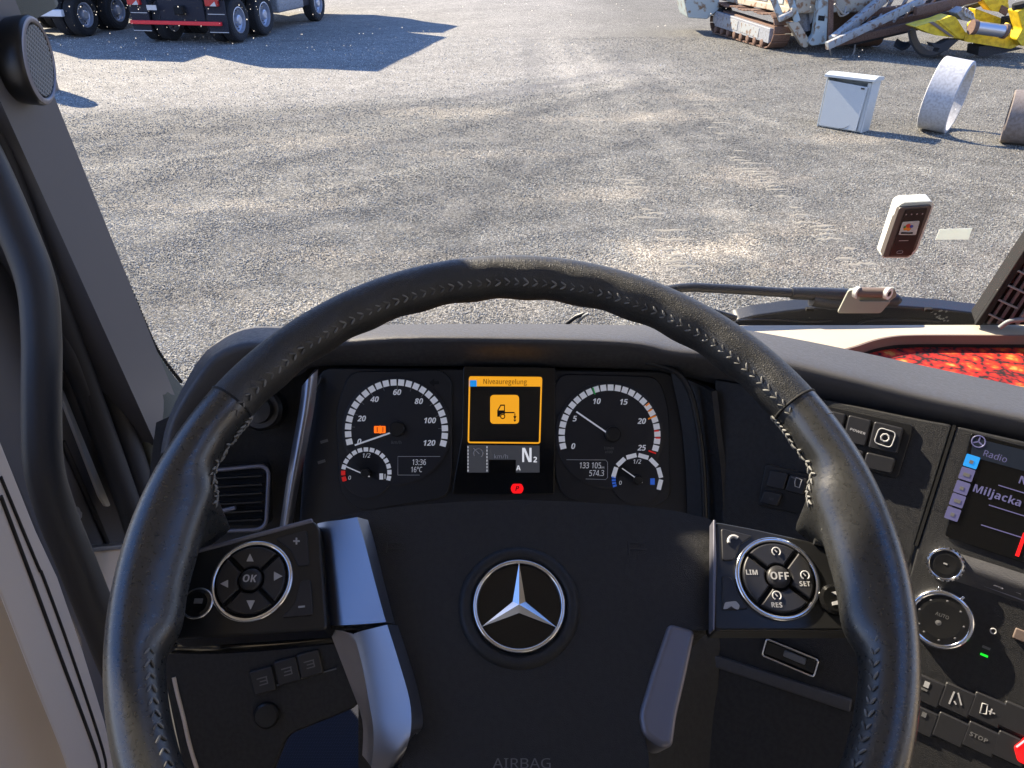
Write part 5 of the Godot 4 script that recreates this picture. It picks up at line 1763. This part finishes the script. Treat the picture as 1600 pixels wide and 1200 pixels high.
func ico(t: Node3D, fr: Transform3D, px: Array, z: float, m: Material, called := "icon") -> void:
	part(t, called, prism(locs(fr, px, z), z - 0.0006, z, 0.0), m)


func pod(t: Node3D, fr: Transform3D, outline: Array, cen: Array, rad: float, names: Array, zf: float) -> MeshInstance3D:
	var p := part(t, "button_pod", prism(rounded(locs(fr, outline, zf), 0.004), zf - 0.02, zf, 0.002), M.satin_black)
	var c := loc(fr, cen[0], cen[1], zf)
	var r := rad
	var dish := part(p, "dial_recess", lathe([[r * 0.97, 0.0], [r * 0.93, 0.0004], [0.0, 0.0004]], 48), M.deep_black, at2(c, zf))
	var rg := PackedVector3Array()
	for q in circle(r, 56, c):
		rg.append(Vector3(q.x, q.y, zf + 0.0005))
	part(p, "chrome_ring", tube(rg, r * 0.075, 10, true), M.chrome)
	for k in 4:
		var poly := PackedVector2Array()
		var mid := k * PI / 2 + 0.06
		var half := deg_to_rad(41.5)
		for i in 13:
			poly.append(Vector2.from_angle(mid - half + i / 12.0 * half * 2.0) * r * 0.88)
		for i in 7:
			poly.append(Vector2.from_angle(mid + (half - 0.08) - i / 6.0 * (half - 0.08) * 2.0) * r * 0.34)
		part(p, "pad_button", prism(poly, 0.0, 0.0032, 0.0012), M.button_black, at2(c, zf + 0.0003))
	part(p, "centre_button", lathe([[r * 0.29, 0.0], [r * 0.29, 0.0035], [r * 0.25, 0.0047], [r * 0.12, 0.0053], [0.0, 0.0055]], 32, true), M.button_black, at2(c, zf + 0.0003))
	words(p, "lettering", names[0], c, zf + 0.0058, r * 0.19, M.icon_white, -0.02, 0.0, true)
	return p


func build_wheel() -> void:
	var fr := wheel_frame()
	var t := thing("steering_wheel", "black leather steering wheel with silver spoke and three-pointed star hub", "steering wheel", fr)
	var q := func(u, v, z) -> Vector3:
		var l := loc(fr, u, v, z)
		return Vector3(l.x, l.y, z)
	# leather gussets that run from the rim to the pods: from, to, radii, flattening
	var on := func(deg: float, dr: float) -> Vector3:
		return Vector3(cos(deg_to_rad(deg)) * (WR + dr), sin(deg_to_rad(deg)) * (WR + dr), -0.004)
	var arms := []
	for e in [[14, 1250, 826, -0.041, 0.003], [11, 1276, 840, -0.040, 0.004], [8, 1302, 851, -0.039, 0.004], [5, 1328, 866, -0.038, 0.003], [2, 1350, 893, -0.037, 0.003], [-1, 1363, 926, -0.036, 0.003], [-5, 1371, 956, -0.035, 0.003], [-9, 1376, 985, -0.034, 0.003]]:
		arms.append([on.call(e[0], -0.010), q.call(e[1], e[2], e[3]), 0.0115, e[4]])
		arms.append([on.call(180 - e[0], -0.010), q.call(1602 - e[1], e[2], e[3]), 0.0115, e[4]])
	for g in arms:
		gus.append([g[0], g[1] - g[0], g[2], g[3], 1.2])
	var skip := func(x: float, y: float) -> bool:
		var r := sqrt(x * x + y * y)
		return r > 0.24 or r < (0.13 if absf(y) < 0.12 else 0.185)
	var mb := nets(rim_field, Vector3(-0.245, -0.245, -0.042), Vector3(0.245, 0.245, 0.028), 0.0031, skip)
	# seams part the grained top from the smooth sides
	var sr := loc(fr, 1232, 637, 0.004).angle()
	var sl := loc(fr, 364, 628, 0.004).angle()
	var tops := [MB.new(), MB.new()]
	for k in 2:
		tops[k].v = mb.v
		tops[k].n = mb.n
		tops[k].uv = mb.uv
	for i in range(0, mb.ix.size(), 3):
		var c := mb.v[mb.ix[i]] + mb.v[mb.ix[i + 1]] + mb.v[mb.ix[i + 2]]
		var a := atan2(c.y, c.x)
		var k := 0 if a > sr and a < sl else 1
		for j in 3:
			tops[k].ix.append(mb.ix[i + j])
	var top := part(t, "rim_top", tops[0].mesh(), M.leather_grained)
	var side := part(t, "rim_sides", tops[1].mesh(), M.leather_smooth)
	for a in [sr, sl, sr - 0.085, -PI / 2 + 0.5, -PI / 2 - 0.5]:
		var loop := PackedVector3Array()
		var thin: bool = a == sr - 0.085
		for k in 28:
			var f := TAU * k / 28 if not thin else lerpf(-0.5, 1.3, k / 27.0)
			var rr := WR + cos(f) * 0.0158 * 0.97
			loop.append(Vector3(cos(a) * rr, sin(a) * rr, sin(f) * 0.0158 * 1.06))
		part(side, "seam", tube(loop, 0.0009 if not thin else 0.0005, 6, not thin), M.seam if not thin else M.leather_smooth)
	# stitches along the inside of the rim
	var st := tube(PackedVector3Array([Vector3(-0.0021, 0, 0), Vector3(-0.001, 0, 0.0004), Vector3(0.001, 0, 0.0004), Vector3(0.0021, 0, 0)]), [0.00035, 0.0007, 0.0007, 0.00035], 6)
	rng.seed = 12
	var n := 138
	for i in n:
		var a := lerpf(deg_to_rad(-38), deg_to_rad(218), i / float(n - 1))
		if a < 0.5 and a > -0.2 or a > PI - 0.5 and a < PI + 0.2:
			continue
		var f := deg_to_rad(142)
		for sgn: float in [-1.0, 1.0]:
			var ff := f + sgn * 0.09
			var nn := Vector3(cos(a) * cos(ff), sin(a) * cos(ff), sin(ff))
			var rr := WR + cos(ff) * 0.0161 * 0.97
			var at := Vector3(cos(a) * rr, sin(a) * rr, sin(ff) * 0.0161 * 1.06)
			var tn := Vector3(-sin(a), cos(a), 0)
			var cross := nn.cross(tn).normalized()
			var x := (tn * 0.75 + cross * (0.55 + rng.randf_range(-0.2, 0.2)) * sgn).normalized()
			part(top if a > sr and a < sl else side, "stitch", st, M.thread if rng.randf() < 0.6 else M.thread_worn, Transform3D(Basis(x, nn.cross(x).normalized(), nn).scaled(Vector3.ONE * rng.randf_range(0.8, 1.15)), at))
	# beside the seams the stitching leaves the rim's centre line and follows the inner edge down to the pods
	var line := PackedVector2Array()
	for e in [[1199, 647], [1213, 663], [1226, 679], [1237, 699], [1247, 721], [1255, 744], [1262, 768], [1266, 786]]:
		line.append(Vector2(e[0], e[1]))
	for mirrored in [false, true]:
		var last = null
		for k in 18:
			var f := k / 17.0 * (line.size() - 1)
			var p := line[mini(int(f), line.size() - 2)].lerp(line[mini(int(f), line.size() - 2) + 1], f - mini(int(f), line.size() - 2))
			var h = null
			for nudge in 4:
				var u := p.x + nudge * 5.0
				h = on_rim(fr, 1601.0 - u if mirrored else u, p.y)
				if h != null:
					break
			if h == null:
				continue
			if last != null:
				var tn: Vector3 = (h[0] - last).normalized()
				var nn: Vector3 = h[1]
				tn = (tn - nn * tn.dot(nn)).normalized()
				var cross := nn.cross(tn).normalized()
				for sgn: float in [-1.0, 1.0]:
					var x := (tn * 0.75 + cross * (0.55 + rng.randf_range(-0.2, 0.2)) * sgn).normalized()
					part(side, "stitch", st, M.thread, Transform3D(Basis(x, nn.cross(x).normalized(), nn).scaled(Vector3.ONE * rng.randf_range(0.95, 1.25)), h[0] + cross * sgn * 0.0016 + nn * 0.0003))
			last = h[0]
	# hub
	var zp := -0.044
	var hub := part(t, "airbag_cover", prism(rounded(locs(fr, [[505, 814], [560, 800], [640, 790], [720, 784], [810, 781], [900, 784], [990, 790], [1060, 799], [1116, 812], [1116, 985], [1050, 985], [1022, 1060], [1002, 1120], [1015, 1190], [1010, 1330], [600, 1330], [630, 1190], [645, 1120], [600, 985], [515, 985]], zp), 0.006), zp - 0.05, zp, 0.013), M.pad_plastic)
	part(t, "column_boss", lathe([[0.06, -0.19], [0.055, -0.09]], 32), M.dash_black)
	var sc := loc(fr, 811, 947, zp)
	var px := loc(fr, 812, 947, zp).x - sc.x
	part(hub, "emblem_bezel", lathe([[95 * px, 0.0], [91 * px, 0.0022], [84 * px, 0.0034], [78 * px, 0.0026], [73 * px, 0.0004]], 64, true), M.pad_plastic, at2(sc, zp))
	part(hub, "emblem_disc", lathe([[72 * px, 0.0], [72 * px, 0.0006], [0.0, 0.0006]], 56), M.gloss_black, at2(sc, zp))
	var er := PackedVector3Array()
	for p in circle(68.5 * px, 72, sc):
		er.append(Vector3(p.x, p.y, zp + 0.0026))
	part(hub, "emblem_ring", tube(er, 3.6 * px, 10, true), M.chrome)
	var em := MB.new()
	var top_z := 0.0042
	for k in 3:
		var a := PI / 2 + k * TAU / 3 - 0.005
		var tip := Vector3(cos(a) * 67 * px, sin(a) * 67 * px, 0.0022)
		for sg: float in [-1.0, 1.0]:
			var b := a + sg * PI / 3
			var inner := Vector3(cos(b) * 11.5 * px, sin(b) * 11.5 * px, 0.0016)
			var ctr := Vector3(0, 0, top_z)
			var nn := (inner - ctr).cross(tip - ctr).normalized()
			em.flat([ctr, inner, tip], nn if nn.z > 0 else -nn)
	part(hub, "emblem_star", em.mesh(), M.chrome, at2(sc, zp))
	words(hub, "lettering", "AIRBAG", loc(fr, 816, 1193, zp), zp + 0.0002, 0.0052, M.icon_grey, 0.0, 0.0, false, 1.35)
	# horn marks
	for u in [618, 997]:
		var c := loc(fr, u, 858, zp)
		for s in [[0.0, 0.0, 0.012, 0.0009], [0.0, 0.004, 0.009, 0.0007], [-0.006, 0.001, 0.0009, 0.007]]:
			part(hub, "horn_mark", box(s[2], s[3], 0.0006), M.button_black, at2(c + Vector2(s[0], s[1]), zp + 0.0002))
	# silver left spoke in two steps, and its darker fellow on the right
	var zs := -0.038
	var row := func(a: Array) -> PackedVector3Array:
		var o := PackedVector3Array()
		for e in a:
			var l := loc(fr, e[0], e[1], e[2])
			o.append(fr * Vector3(l.x, l.y, e[2]))
		return o
	var sp := wpart(t, "silver_spoke", sheet([
		row.call([[496, 818, -0.043], [510, 815, -0.038], [535, 812, -0.032], [558, 808, -0.027]]),
		row.call([[500, 860, -0.043], [516, 857, -0.038], [545, 853, -0.032], [570, 848, -0.027]]),
		row.call([[506, 920, -0.043], [523, 918, -0.038], [556, 914, -0.032], [586, 910, -0.027]]),
		row.call([[512, 977, -0.043], [530, 977, -0.038], [568, 975, -0.032], [603, 972, -0.027]])], 4, 4, 0.012), M.satin_silver)
	wpart(t, "silver_spoke_foot", sheet([
		row.call([[553, 990, -0.043], [565, 986, -0.039], [585, 981, -0.034], [605, 976, -0.030]]),
		row.call([[566, 1040, -0.043], [580, 1037, -0.039], [602, 1033, -0.034], [622, 1030, -0.030]]),
		row.call([[578, 1100, -0.043], [594, 1098, -0.039], [618, 1096, -0.034], [640, 1094, -0.030]]),
		row.call([[584, 1150, -0.044], [600, 1150, -0.040], [624, 1148, -0.035], [642, 1140, -0.031]]),
		row.call([[580, 1200, -0.051], [595, 1196, -0.047], [615, 1188, -0.041], [634, 1172, -0.037]]),
		row.call([[570, 1240, -0.066], [585, 1232, -0.062], [602, 1220, -0.056], [620, 1200, -0.051]])], 4, 4, 0.012), M.satin_silver)
	wpart(t, "spoke_flank", sheet([
		row.call([[512, 978, -0.046], [530, 984, -0.047], [553, 991, -0.043]]),
		row.call([[524, 1010, -0.066], [545, 1020, -0.057], [564, 1030, -0.043]]),
		row.call([[545, 1065, -0.076], [560, 1080, -0.063], [576, 1092, -0.043]]),
		row.call([[566, 1125, -0.081], [576, 1140, -0.069], [585, 1152, -0.044]]),
		row.call([[566, 1180, -0.091], [574, 1190, -0.081], [581, 1200, -0.051]])], 4, 4, 0.006), M.satin_silver)
	part(t, "grey_spoke", prism(rounded(locs(fr, [[1045, 972], [1088, 984], [1072, 1060], [1058, 1120], [1052, 1166], [1034, 1170], [1004, 1148], [998, 1116], [1018, 1050]], zs - 0.003), 0.004), zs - 0.04, zs - 0.003, 0.004), M.dark_silver)
	# pods with their buttons
	var zf := -0.031
	var rl := (loc(fr, 394 + 60, 908, zf) - loc(fr, 394, 908, zf)).length()
	var left := pod(t, fr, [[292, 866], [490, 812], [500, 826], [512, 984], [262, 1001], [266, 955], [276, 905]], [394, 908], rl, ["OK"], zf)
	var zi := zf + 0.0042
	for a in [[[385, 877], [396, 877], [390.5, 865]], [[385, 938], [398, 938], [391.5, 952]], [[356, 906], [356, 918], [344, 912]], [[428, 893], [428, 907], [441, 900]]]:
		ico(left, fr, a, zi, M.icon_white, "arrow")
	bar(left, "top_edge", q.call(294, 866, zf - 0.001), q.call(489, 814, zf - 0.001), 0.003, 0.004, M.dark_silver, 0.001, Vector3.BACK)
	part(left, "corner_button", prism(rounded(locs(fr, [[430, 842], [480, 829], [484, 884], [466, 886], [456, 862]], zf), 0.002), zf - 0.001, zf + 0.0012, 0.0008), M.button_black)
	part(left, "corner_button", prism(rounded(locs(fr, [[470, 908], [486, 906], [490, 962], [440, 966], [462, 942]], zf), 0.002), zf - 0.001, zf + 0.0012, 0.0008), M.button_black)
	var zb := zf + 0.0018
	ico(left, fr, [[458, 844], [468, 844], [468, 846.4], [458, 846.4]], zb, M.icon_white)
	ico(left, fr, [[461.8, 840], [464.2, 840], [464.2, 850.4], [461.8, 850.4]], zb + 0.0002, M.icon_white)
	ico(left, fr, [[466, 947], [476, 946], [476, 948.6], [466, 949.6]], zb, M.icon_white)
	var rb := loc(fr, 310, 944, zf)
	var b1 := part(left, "round_button", lathe([[0.0085, 0.0], [0.0085, 0.0026], [0.0065, 0.0034], [0.0, 0.0028]], 32), M.gloss_black, at2(rb, zf))
	var rg := PackedVector3Array()
	for p in circle(0.0088, 32):
		rg.append(Vector3(p.x, p.y, 0.0018))
	part(b1, "button_ring", tube(rg, 0.001, 8, true), M.chrome)
	part(b1, "icon", box(0.005, 0.003, 0.0006), M.icon_grey, Transform3D(Basis(), Vector3(0.001, 0.001, 0.0036)))
	var right := pod(t, fr, [[1116, 814], [1180, 826], [1262, 844], [1302, 858], [1324, 884], [1340, 930], [1356, 986], [1114, 986]], [1214, 904], rl * 1.03, ["OFF"], zf)
	part(right, "corner_button", prism(rounded(locs(fr, [[1126, 826], [1176, 838], [1156, 852], [1146, 876], [1128, 877]], zf), 0.002), zf - 0.001, zf + 0.0012, 0.0008), M.button_black)
	part(right, "corner_button", prism(rounded(locs(fr, [[1128, 900], [1142, 902], [1152, 930], [1170, 952], [1128, 954]], zf), 0.002), zf - 0.001, zf + 0.0012, 0.0008), M.button_black)
	part(right, "bright_edge", prism(rounded(locs(fr, [[1114.5, 812], [1118, 812], [1120, 870], [1117, 984], [1114, 984]], zf + 0.001), 0.001), zf - 0.01, zf + 0.001, 0.0006), M.dark_silver)
	var ph := PackedVector3Array()
	for k in 8:
		var f := deg_to_rad(40 + k * 22)
		var l := loc(fr, 1147, 846, zb) + Vector2(cos(f), sin(f)) * 0.0034
		ph.append(Vector3(l.x, l.y, zb))
	part(right, "phone_icon", tube(ph, 0.0012, 6), M.icon_white)
	part(right, "phone_icon", prism(rounded(locs(fr, [[1130, 952], [1133, 941], [1150, 939], [1156, 946], [1154, 953], [1148, 951], [1143, 946], [1137, 951]], zb), 0.001), zb - 0.0005, zb, 0.0), M.icon_white)
	words(right, "lettering", "LIM", loc(fr, 1175, 894, zi), zi - 0.0004, 0.0031, M.icon_white, -0.02, 0.0, true)
	words(right, "lettering", "SET", loc(fr, 1258, 912, zi), zi - 0.0004, 0.0030, M.icon_white, -0.02, 0.0, true)
	words(right, "lettering", "RES", loc(fr, 1214, 945, zi), zi - 0.0004, 0.0030, M.icon_white, -0.02, 0.0, true)
	for p in [[1213, 862], [1258, 899], [1214, 931]]:
		var ar := PackedVector3Array()
		for k in 12:
			var f := deg_to_rad(-60 + k * 27.0)
			var l := loc(fr, p[0], p[1], zi) + Vector2(cos(f), sin(f)) * 0.0026
			ar.append(Vector3(l.x, l.y, zi))
		part(right, "gauge_icon", tube(ar, 0.0005, 5), M.icon_white)
		var l0 := loc(fr, p[0] - 5, p[1] - 5, zi)
		var l1 := loc(fr, p[0] + 1, p[1] + 1, zi)
		bar(right, "gauge_icon", Vector3(l0.x, l0.y, zi), Vector3(l1.x, l1.y, zi), 0.0007, 0.0004, M.icon_white, 0.0, Vector3.BACK)
	for e in [[left, [[268, 996], [272, 940], [282, 890], [294, 868]]], [right, [[1272, 846], [1302, 856], [1324, 882], [1342, 930], [1358, 986]]]]:
		var w := PackedVector3Array()
		for p in e[1]:
			w.append(q.call(p[0], p[1], zf + 0.0005))
		part(e[0], "piping", tube(crom(w, 5), 0.0022, 10), M.leather_smooth)
	var rc := loc(fr, 1303, 938, zf)
	var b2 := part(right, "round_button", lathe([[0.0095, 0.0], [0.0095, 0.0026], [0.0075, 0.0034], [0.0, 0.0028]], 32), M.gloss_black, at2(rc, zf))
	part(b2, "icon", prism(PackedVector2Array([Vector2(-0.002, 0.004), Vector2(0.003, 0.005), Vector2(0.004, -0.003), Vector2(-0.003, -0.004), Vector2(-0.003, -0.002), Vector2(0.001, -0.001), Vector2(0.001, 0.002)]), 0.0, 0.0006), M.icon_white, Transform3D(Basis(), Vector3(0, 0, 0.0034)))


# ---------------------------------------------------------------- radio and climate panel
func build_console() -> void:
	var ff := fascia_frame()
	var t := thing("radio_console", "black centre console with radio screen and chrome-ringed knobs", "console", ff)
	part(t, "console_face", prism(rounded(locs(ff, [[1494, 666], [1600, 690], [1800, 740], [1800, 1320], [1384, 1320], [1394, 1000], [1434, 853]]), 0.004), -0.03, 0.0, 0.002), M.dash_black)
	var rt := -0.01
	var sc := part(t, "radio_screen", prism(rounded(locs(ff, [[1517, 676], [1760, 738], [1760, 905], [1600, 880], [1476, 838]], 0.002), 0.003), 0.0, 0.002, 0.0006), M.screen_black)
	var z := 0.0024
	part(sc, "screen_band", prism(locs(ff, [[1521, 684], [1760, 742], [1760, 780], [1516, 713]], z), 0.0, z), M.screen_band)
	var c := loc(ff, 1529, 690, z)
	var rg := PackedVector3Array()
	for q in circle(0.005, 28, c):
		rg.append(Vector3(q.x, q.y, z))
	part(sc, "screen_badge", tube(rg, 0.0006, 6, true), M.screen_violet)
	for k in 3:
		var a := PI / 2 + k * TAU / 3
		bar(sc, "screen_badge_star", Vector3(c.x, c.y, z), Vector3(c.x + cos(a) * 0.0045, c.y + sin(a) * 0.0045, z), 0.0012, 0.0004, M.screen_violet, 0.0, Vector3.BACK)
	words(sc, "screen_lettering", "Radio", loc(ff, 1555, 713, z), z, 0.0052, M.screen_violet, rt, 0.0)
	var i := 0
	for q in [[1518, 721], [1510.5, 741], [1503, 762], [1496, 782], [1488.5, 803]]:
		var o := loc(ff, q[0], q[1], z)
		var tile := part(sc, "screen_tile", prism(rect(0.0105, 0.0108, 0.001), 0.0, 0.0005), M.screen_blue if i == 0 else M.screen_violet, at2(o, z, rt))
		part(tile, "screen_tile_mark", box(0.005 if i % 2 else 0.003, 0.003, 0.0003), M.icon_grey, Transform3D(Basis(), Vector3(0, -0.0005, 0.0007)))
		i += 1
	words(sc, "screen_lettering", "Miljacka", loc(ff, 1558, 774, z), z, 0.0066, M.screen_violet, rt, 0.0, true)
	words(sc, "screen_lettering", "N", loc(ff, 1599, 751, z), z, 0.0066, M.screen_violet, rt, 0.0, true)
	for q in [[[1560, 758], [1680, 795]], [[1545, 789], [1680, 831]], [[1533, 820], [1680, 866]]]:
		var a := loc(ff, q[0][0], q[0][1], z)
		var b := loc(ff, q[1][0], q[1][1], z)
		bar(sc, "screen_line", Vector3(a.x, a.y, z), Vector3(b.x, b.y, z), 0.0009, 0.0003, M.screen_violet, 0.0, Vector3.BACK)
	part(sc, "screen_marker", prism(locs(ff, [[1599, 832], [1604, 834], [1592, 870], [1586, 868]], z), 0.0, z + 0.0003), M.lamp_red)
	# knobs
	for q in [[1477, 882, 0.0142, 22], [1470, 969, 0.0255, 0]]:
		var o := loc(ff, q[0], q[1], 0.01)
		var r: float = q[2]
		var k := part(t, "knob", lathe([[r * 1.02, 0.0], [r * 1.0, 0.008], [r * 0.94, 0.0102], [r * 0.86, 0.0104], [r * 0.82, 0.009]], 48, true), M.chrome, at2(o, 0.0))
		part(k, "knob_cap", lathe([[r * 0.83, 0.007], [r * 0.83, 0.0092], [r * 0.6, 0.0098], [0.0, 0.0088]], 40), M.satin_black)
		if q[3]:
			for j in 22:
				var a := TAU * j / 22
				part(k, "knob_rib", box(0.0009, 0.0022, 0.007), M.chrome, Transform3D(Basis(Vector3.BACK, a), Vector3(cos(a) * r * 1.01, sin(a) * r * 1.01, 0.005)))
			part(k, "knob_mark", box(0.003, 0.001, 0.0005), M.icon_white, Transform3D(Basis(), Vector3(0, 0.0005, 0.0094)))
		else:
			words(k, "lettering", "AUTO", Vector2(0.0, 0.004), 0.0093, 0.003, M.icon_grey)
			part(k, "knob_mark", lathe([[0.0024, 0.0], [0.0, 0.0004]], 12), M.icon_grey, at2(Vector2(-0.001, -0.003), 0.0094))
			for j in 9:
				var a := deg_to_rad(-120 + j * 42.0)
				part(k, "knob_mark", lathe([[0.0011, 0.0], [0.0, 0.0004]], 8), M.icon_grey, at2(Vector2(cos(a), sin(a)) * r * 0.68, 0.0096))
			for a in [1.9, 1.2]:
				part(k, "knob_notch", box(0.0022, 0.004, 0.004, 0.0006), M.chrome, Transform3D(Basis(Vector3.BACK, a - PI / 2), Vector3(cos(a) * r * 1.02, sin(a) * r * 1.02, 0.008)))
	# ledge below the screen with two chromed keys
	var rows := []
	for q in [[0.0, 0.0], [0.008, 0.006], [0.016, 0.004], [0.024, 0.0]]:
		var r := PackedVector3Array()
		for p in [[1490, 862], [1560, 884], [1640, 910], [1760, 950]]:
			var l := loc(ff, p[0], p[1])
			r.append(ff * Vector3(l.x - 0.002, l.y - q[0], q[1]))
		rows.append(r)
	wpart(t, "screen_ledge", sheet(rows, 3, 3, 0.003), M.dash_soft)
	for q in [[1560, 914], [1588, 922], [1616, 930]]:
		var l := loc(ff, q[0], q[1])
		part(t, "chrome_key", box(0.0085, 0.0045, 0.004, 0.0014), M.chrome, at2(l, 0.002, rt))
	part(t, "key_strip", box(0.06, 0.0012, 0.002), M.dark_silver, at2(loc(ff, 1600, 938), 0.001, rt))
	var lo := loc(ff, 1552, 986)
	var rr := PackedVector3Array()
	for q in circle(0.0022, 14, lo):
		rr.append(Vector3(q.x, q.y, 0.0006))
	part(t, "ring_symbol", tube(rr, 0.0006, 6, true), M.icon_white)
	part(t, "status_light", box(0.0058, 0.0018, 0.001, 0.0004), M.lamp_green, at2(loc(ff, 1537.6, 1023.6), 0.0006, rt))
	part(t, "status_symbol", box(0.006, 0.002, 0.0006), M.icon_grey, at2(loc(ff, 1541, 1012), 0.0004, rt))
	part(t, "amber_key", box(0.012, 0.009, 0.003, 0.001), M.brown_plastic, at2(loc(ff, 1597, 993), 0.001, rt))
	# two rows of switches with their symbols
	for k in 5:
		for row in 2:
			var o := loc(ff, 1448 + k * 47.0 - row * 10.0, 1078 + k * 15.0 + row * 46.0)
			part(t, "switch", box(0.0235, 0.0225, 0.006, 0.0015), M.button_black, at2(o, 0.0, rt))
	var sy := 0.0034
	var a1 := loc(ff, 1448, 1068)
	part(t, "symbol", box(0.004, 0.005, 0.0005), M.icon_white, at2(a1, sy, rt))
	part(t, "symbol", box(0.005, 0.0016, 0.0005), M.icon_grey, at2(a1 + Vector2(-0.0005, -0.005), sy, rt))
	for q in [[[1483, 1098], [1491, 1079]], [[1497, 1081], [1502, 1100]], [[1491, 1094], [1494, 1099]]]:
		var a := loc(ff, q[0][0], q[0][1])
		var b := loc(ff, q[1][0], q[1][1])
		bar(t, "symbol", Vector3(a.x, a.y, sy), Vector3(b.x, b.y, sy), 0.0012, 0.0004, M.icon_white, 0.0, Vector3.BACK)
	var cs := PackedVector3Array()
	for q in [[1531, 1112], [1535, 1097], [1543, 1099], [1541, 1114]]:
		var l := loc(ff, q[0], q[1])
		cs.append(Vector3(l.x, l.y, sy))
	part(t, "symbol", tube(cs, 0.0006, 6, true), M.icon_white)
	part(t, "symbol", box(0.005, 0.0011, 0.0005), M.icon_white, at2(loc(ff, 1549, 1111), sy, rt))
	part(t, "symbol", box(0.0011, 0.005, 0.0005), M.icon_white, at2(loc(ff, 1548, 1110), sy + 0.0002, rt))
	part(t, "symbol", box(0.0035, 0.004, 0.0005), M.icon_grey, at2(loc(ff, 1444, 1115), sy, rt))
	words(t, "lettering", "STOP", loc(ff, 1529, 1150), sy, 0.0034, M.icon_grey, rt, 0.0, true, 1.2)
	var hz := part(t, "hazard_light_switch", prism(rounded(locs(ff, [[1584, 1168], [1606, 1152], [1650, 1165], [1640, 1215], [1590, 1190]], 0.006), 0.002), 0.0, 0.006, 0.0012), M.lamp_red)
	var h0 := loc(ff, 1588, 1167, 0.006)
	var h1 := loc(ff, 1605, 1154, 0.006)
	bar(hz, "light_edge", Vector3(h0.x, h0.y, 0.0064), Vector3(h1.x, h1.y, 0.0064), 0.0012, 0.0004, M.screen_white, 0.0, Vector3.BACK)
	part(t, "groove", prism(locs(ff, [[1489, 664], [1494, 665], [1434, 853], [1429, 852]], 0.0005), -0.003, 0.0005, 0.0), M.deep_black)


func _ready() -> void:
	# camera, sky, sun, exposure
	var pitch := deg_to_rad(31.0)
	cu = Vector3(0, cos(pitch), -sin(pitch))
	cf = Vector3(0, -sin(pitch), -cos(pitch))
	var cam := Camera3D.new()
	cam.name = "camera"
	cam.fov = 53.0
	cam.near = 0.02
	cam.far = 2000.0
	cam.transform = Transform3D(Basis(Vector3.RIGHT, -pitch), eye)
	add_child(cam)
	cam.current = true
	var sky_mat := ProceduralSkyMaterial.new()
	sky_mat.sky_top_color = Color(0.30, 0.43, 0.66)
	sky_mat.sky_horizon_color = Color(0.75, 0.79, 0.85)
	sky_mat.sky_curve = 0.14
	sky_mat.ground_bottom_color = Color(0.42, 0.41, 0.39)
	sky_mat.ground_horizon_color = Color(0.55, 0.56, 0.57)
	var sky := Sky.new()
	sky.sky_material = sky_mat
	var env := Environment.new()
	env.background_mode = Environment.BG_SKY
	env.sky = sky
	env.tonemap_mode = Environment.TONE_MAPPER_LINEAR
	env.tonemap_exposure = 3.0
	env.background_energy_multiplier = 1.15
	env.sdfgi_enabled = true
	env.ssao_enabled = true
	env.ssil_enabled = true
	var we := WorldEnvironment.new()
	we.name = "environment"
	we.environment = env
	add_child(we)
	var sun := DirectionalLight3D.new()
	sun.name = "sun"
	sun.light_energy = 1.55
	sun.light_color = Color(1.0, 0.94, 0.84)
	sun.light_angular_distance = 0.53
	sun.shadow_enabled = true
	add_child(sun)
	var el := deg_to_rad(37.0)
	var to_sun := Vector3(-0.735 * cos(el), sin(el), -0.678 * cos(el)).normalized()
	sun.transform = Transform3D(Basis.looking_at(-to_sun, Vector3.UP), Vector3(0, 20, 0))

	make_materials()
	build_ground()
	build_cab()
	build_door()
	build_dashboard()
	build_tray()
	build_cluster()
	build_wheel()
	build_console()
	build_front_bits()
	build_cabinet()
	ring_at("concrete_ring", "pale concrete ring standing upright on its rim beside the cabinet", gp(1468, 207) + Vector3(0, 0.49, -0.1), deg_to_rad(38.0), 0.49, 0.05, 0.38, M.concrete_pale, -0.1)
	ring_at("concrete_ring", "weathered brown concrete ring lying at the edge of the yard", gp(1612, 236) + Vector3(0.1, 0.34, -0.35), deg_to_rad(30.0), 0.34, 0.06, 0.6, M.concrete_dark, 0.0)
	lorry("dark blue tipper lorry with a red rear bar and tail lights", gp(372, 68) + Vector3(0.05, 0, -0.25), deg_to_rad(11.0), 0)
	lorry("tipper lorry with white side guard standing beside the red-barred lorry", gp(136, 58) + Vector3(0.0, 0, -0.2), deg_to_rad(11.0), 1)
	build_crusher()
	build_loader()
	build_block()


func build_block() -> void:
	# an unseen stand-in post, shaped to cast the shade that shows on the gravel
	var tip := gp(140, 166)
	var at := tip + Vector3(-0.735, 0, -0.678).normalized() * 2.05
	var t := thing("stand_in_post", "unseen stand-in post behind the windscreen pillar, added to cast shade on the gravel", "post", Transform3D(Basis(), at))
	part(t, "shaft", lathe([[0.27, -0.1], [0.28, 0.4], [0.27, 0.9], [0.24, 1.25], [0.17, 1.45], [0.08, 1.53], [0.0, 1.55]], 24, true), M.concrete_dark, Transform3D(Basis(Vector3.RIGHT, -PI / 2), Vector3.ZERO))
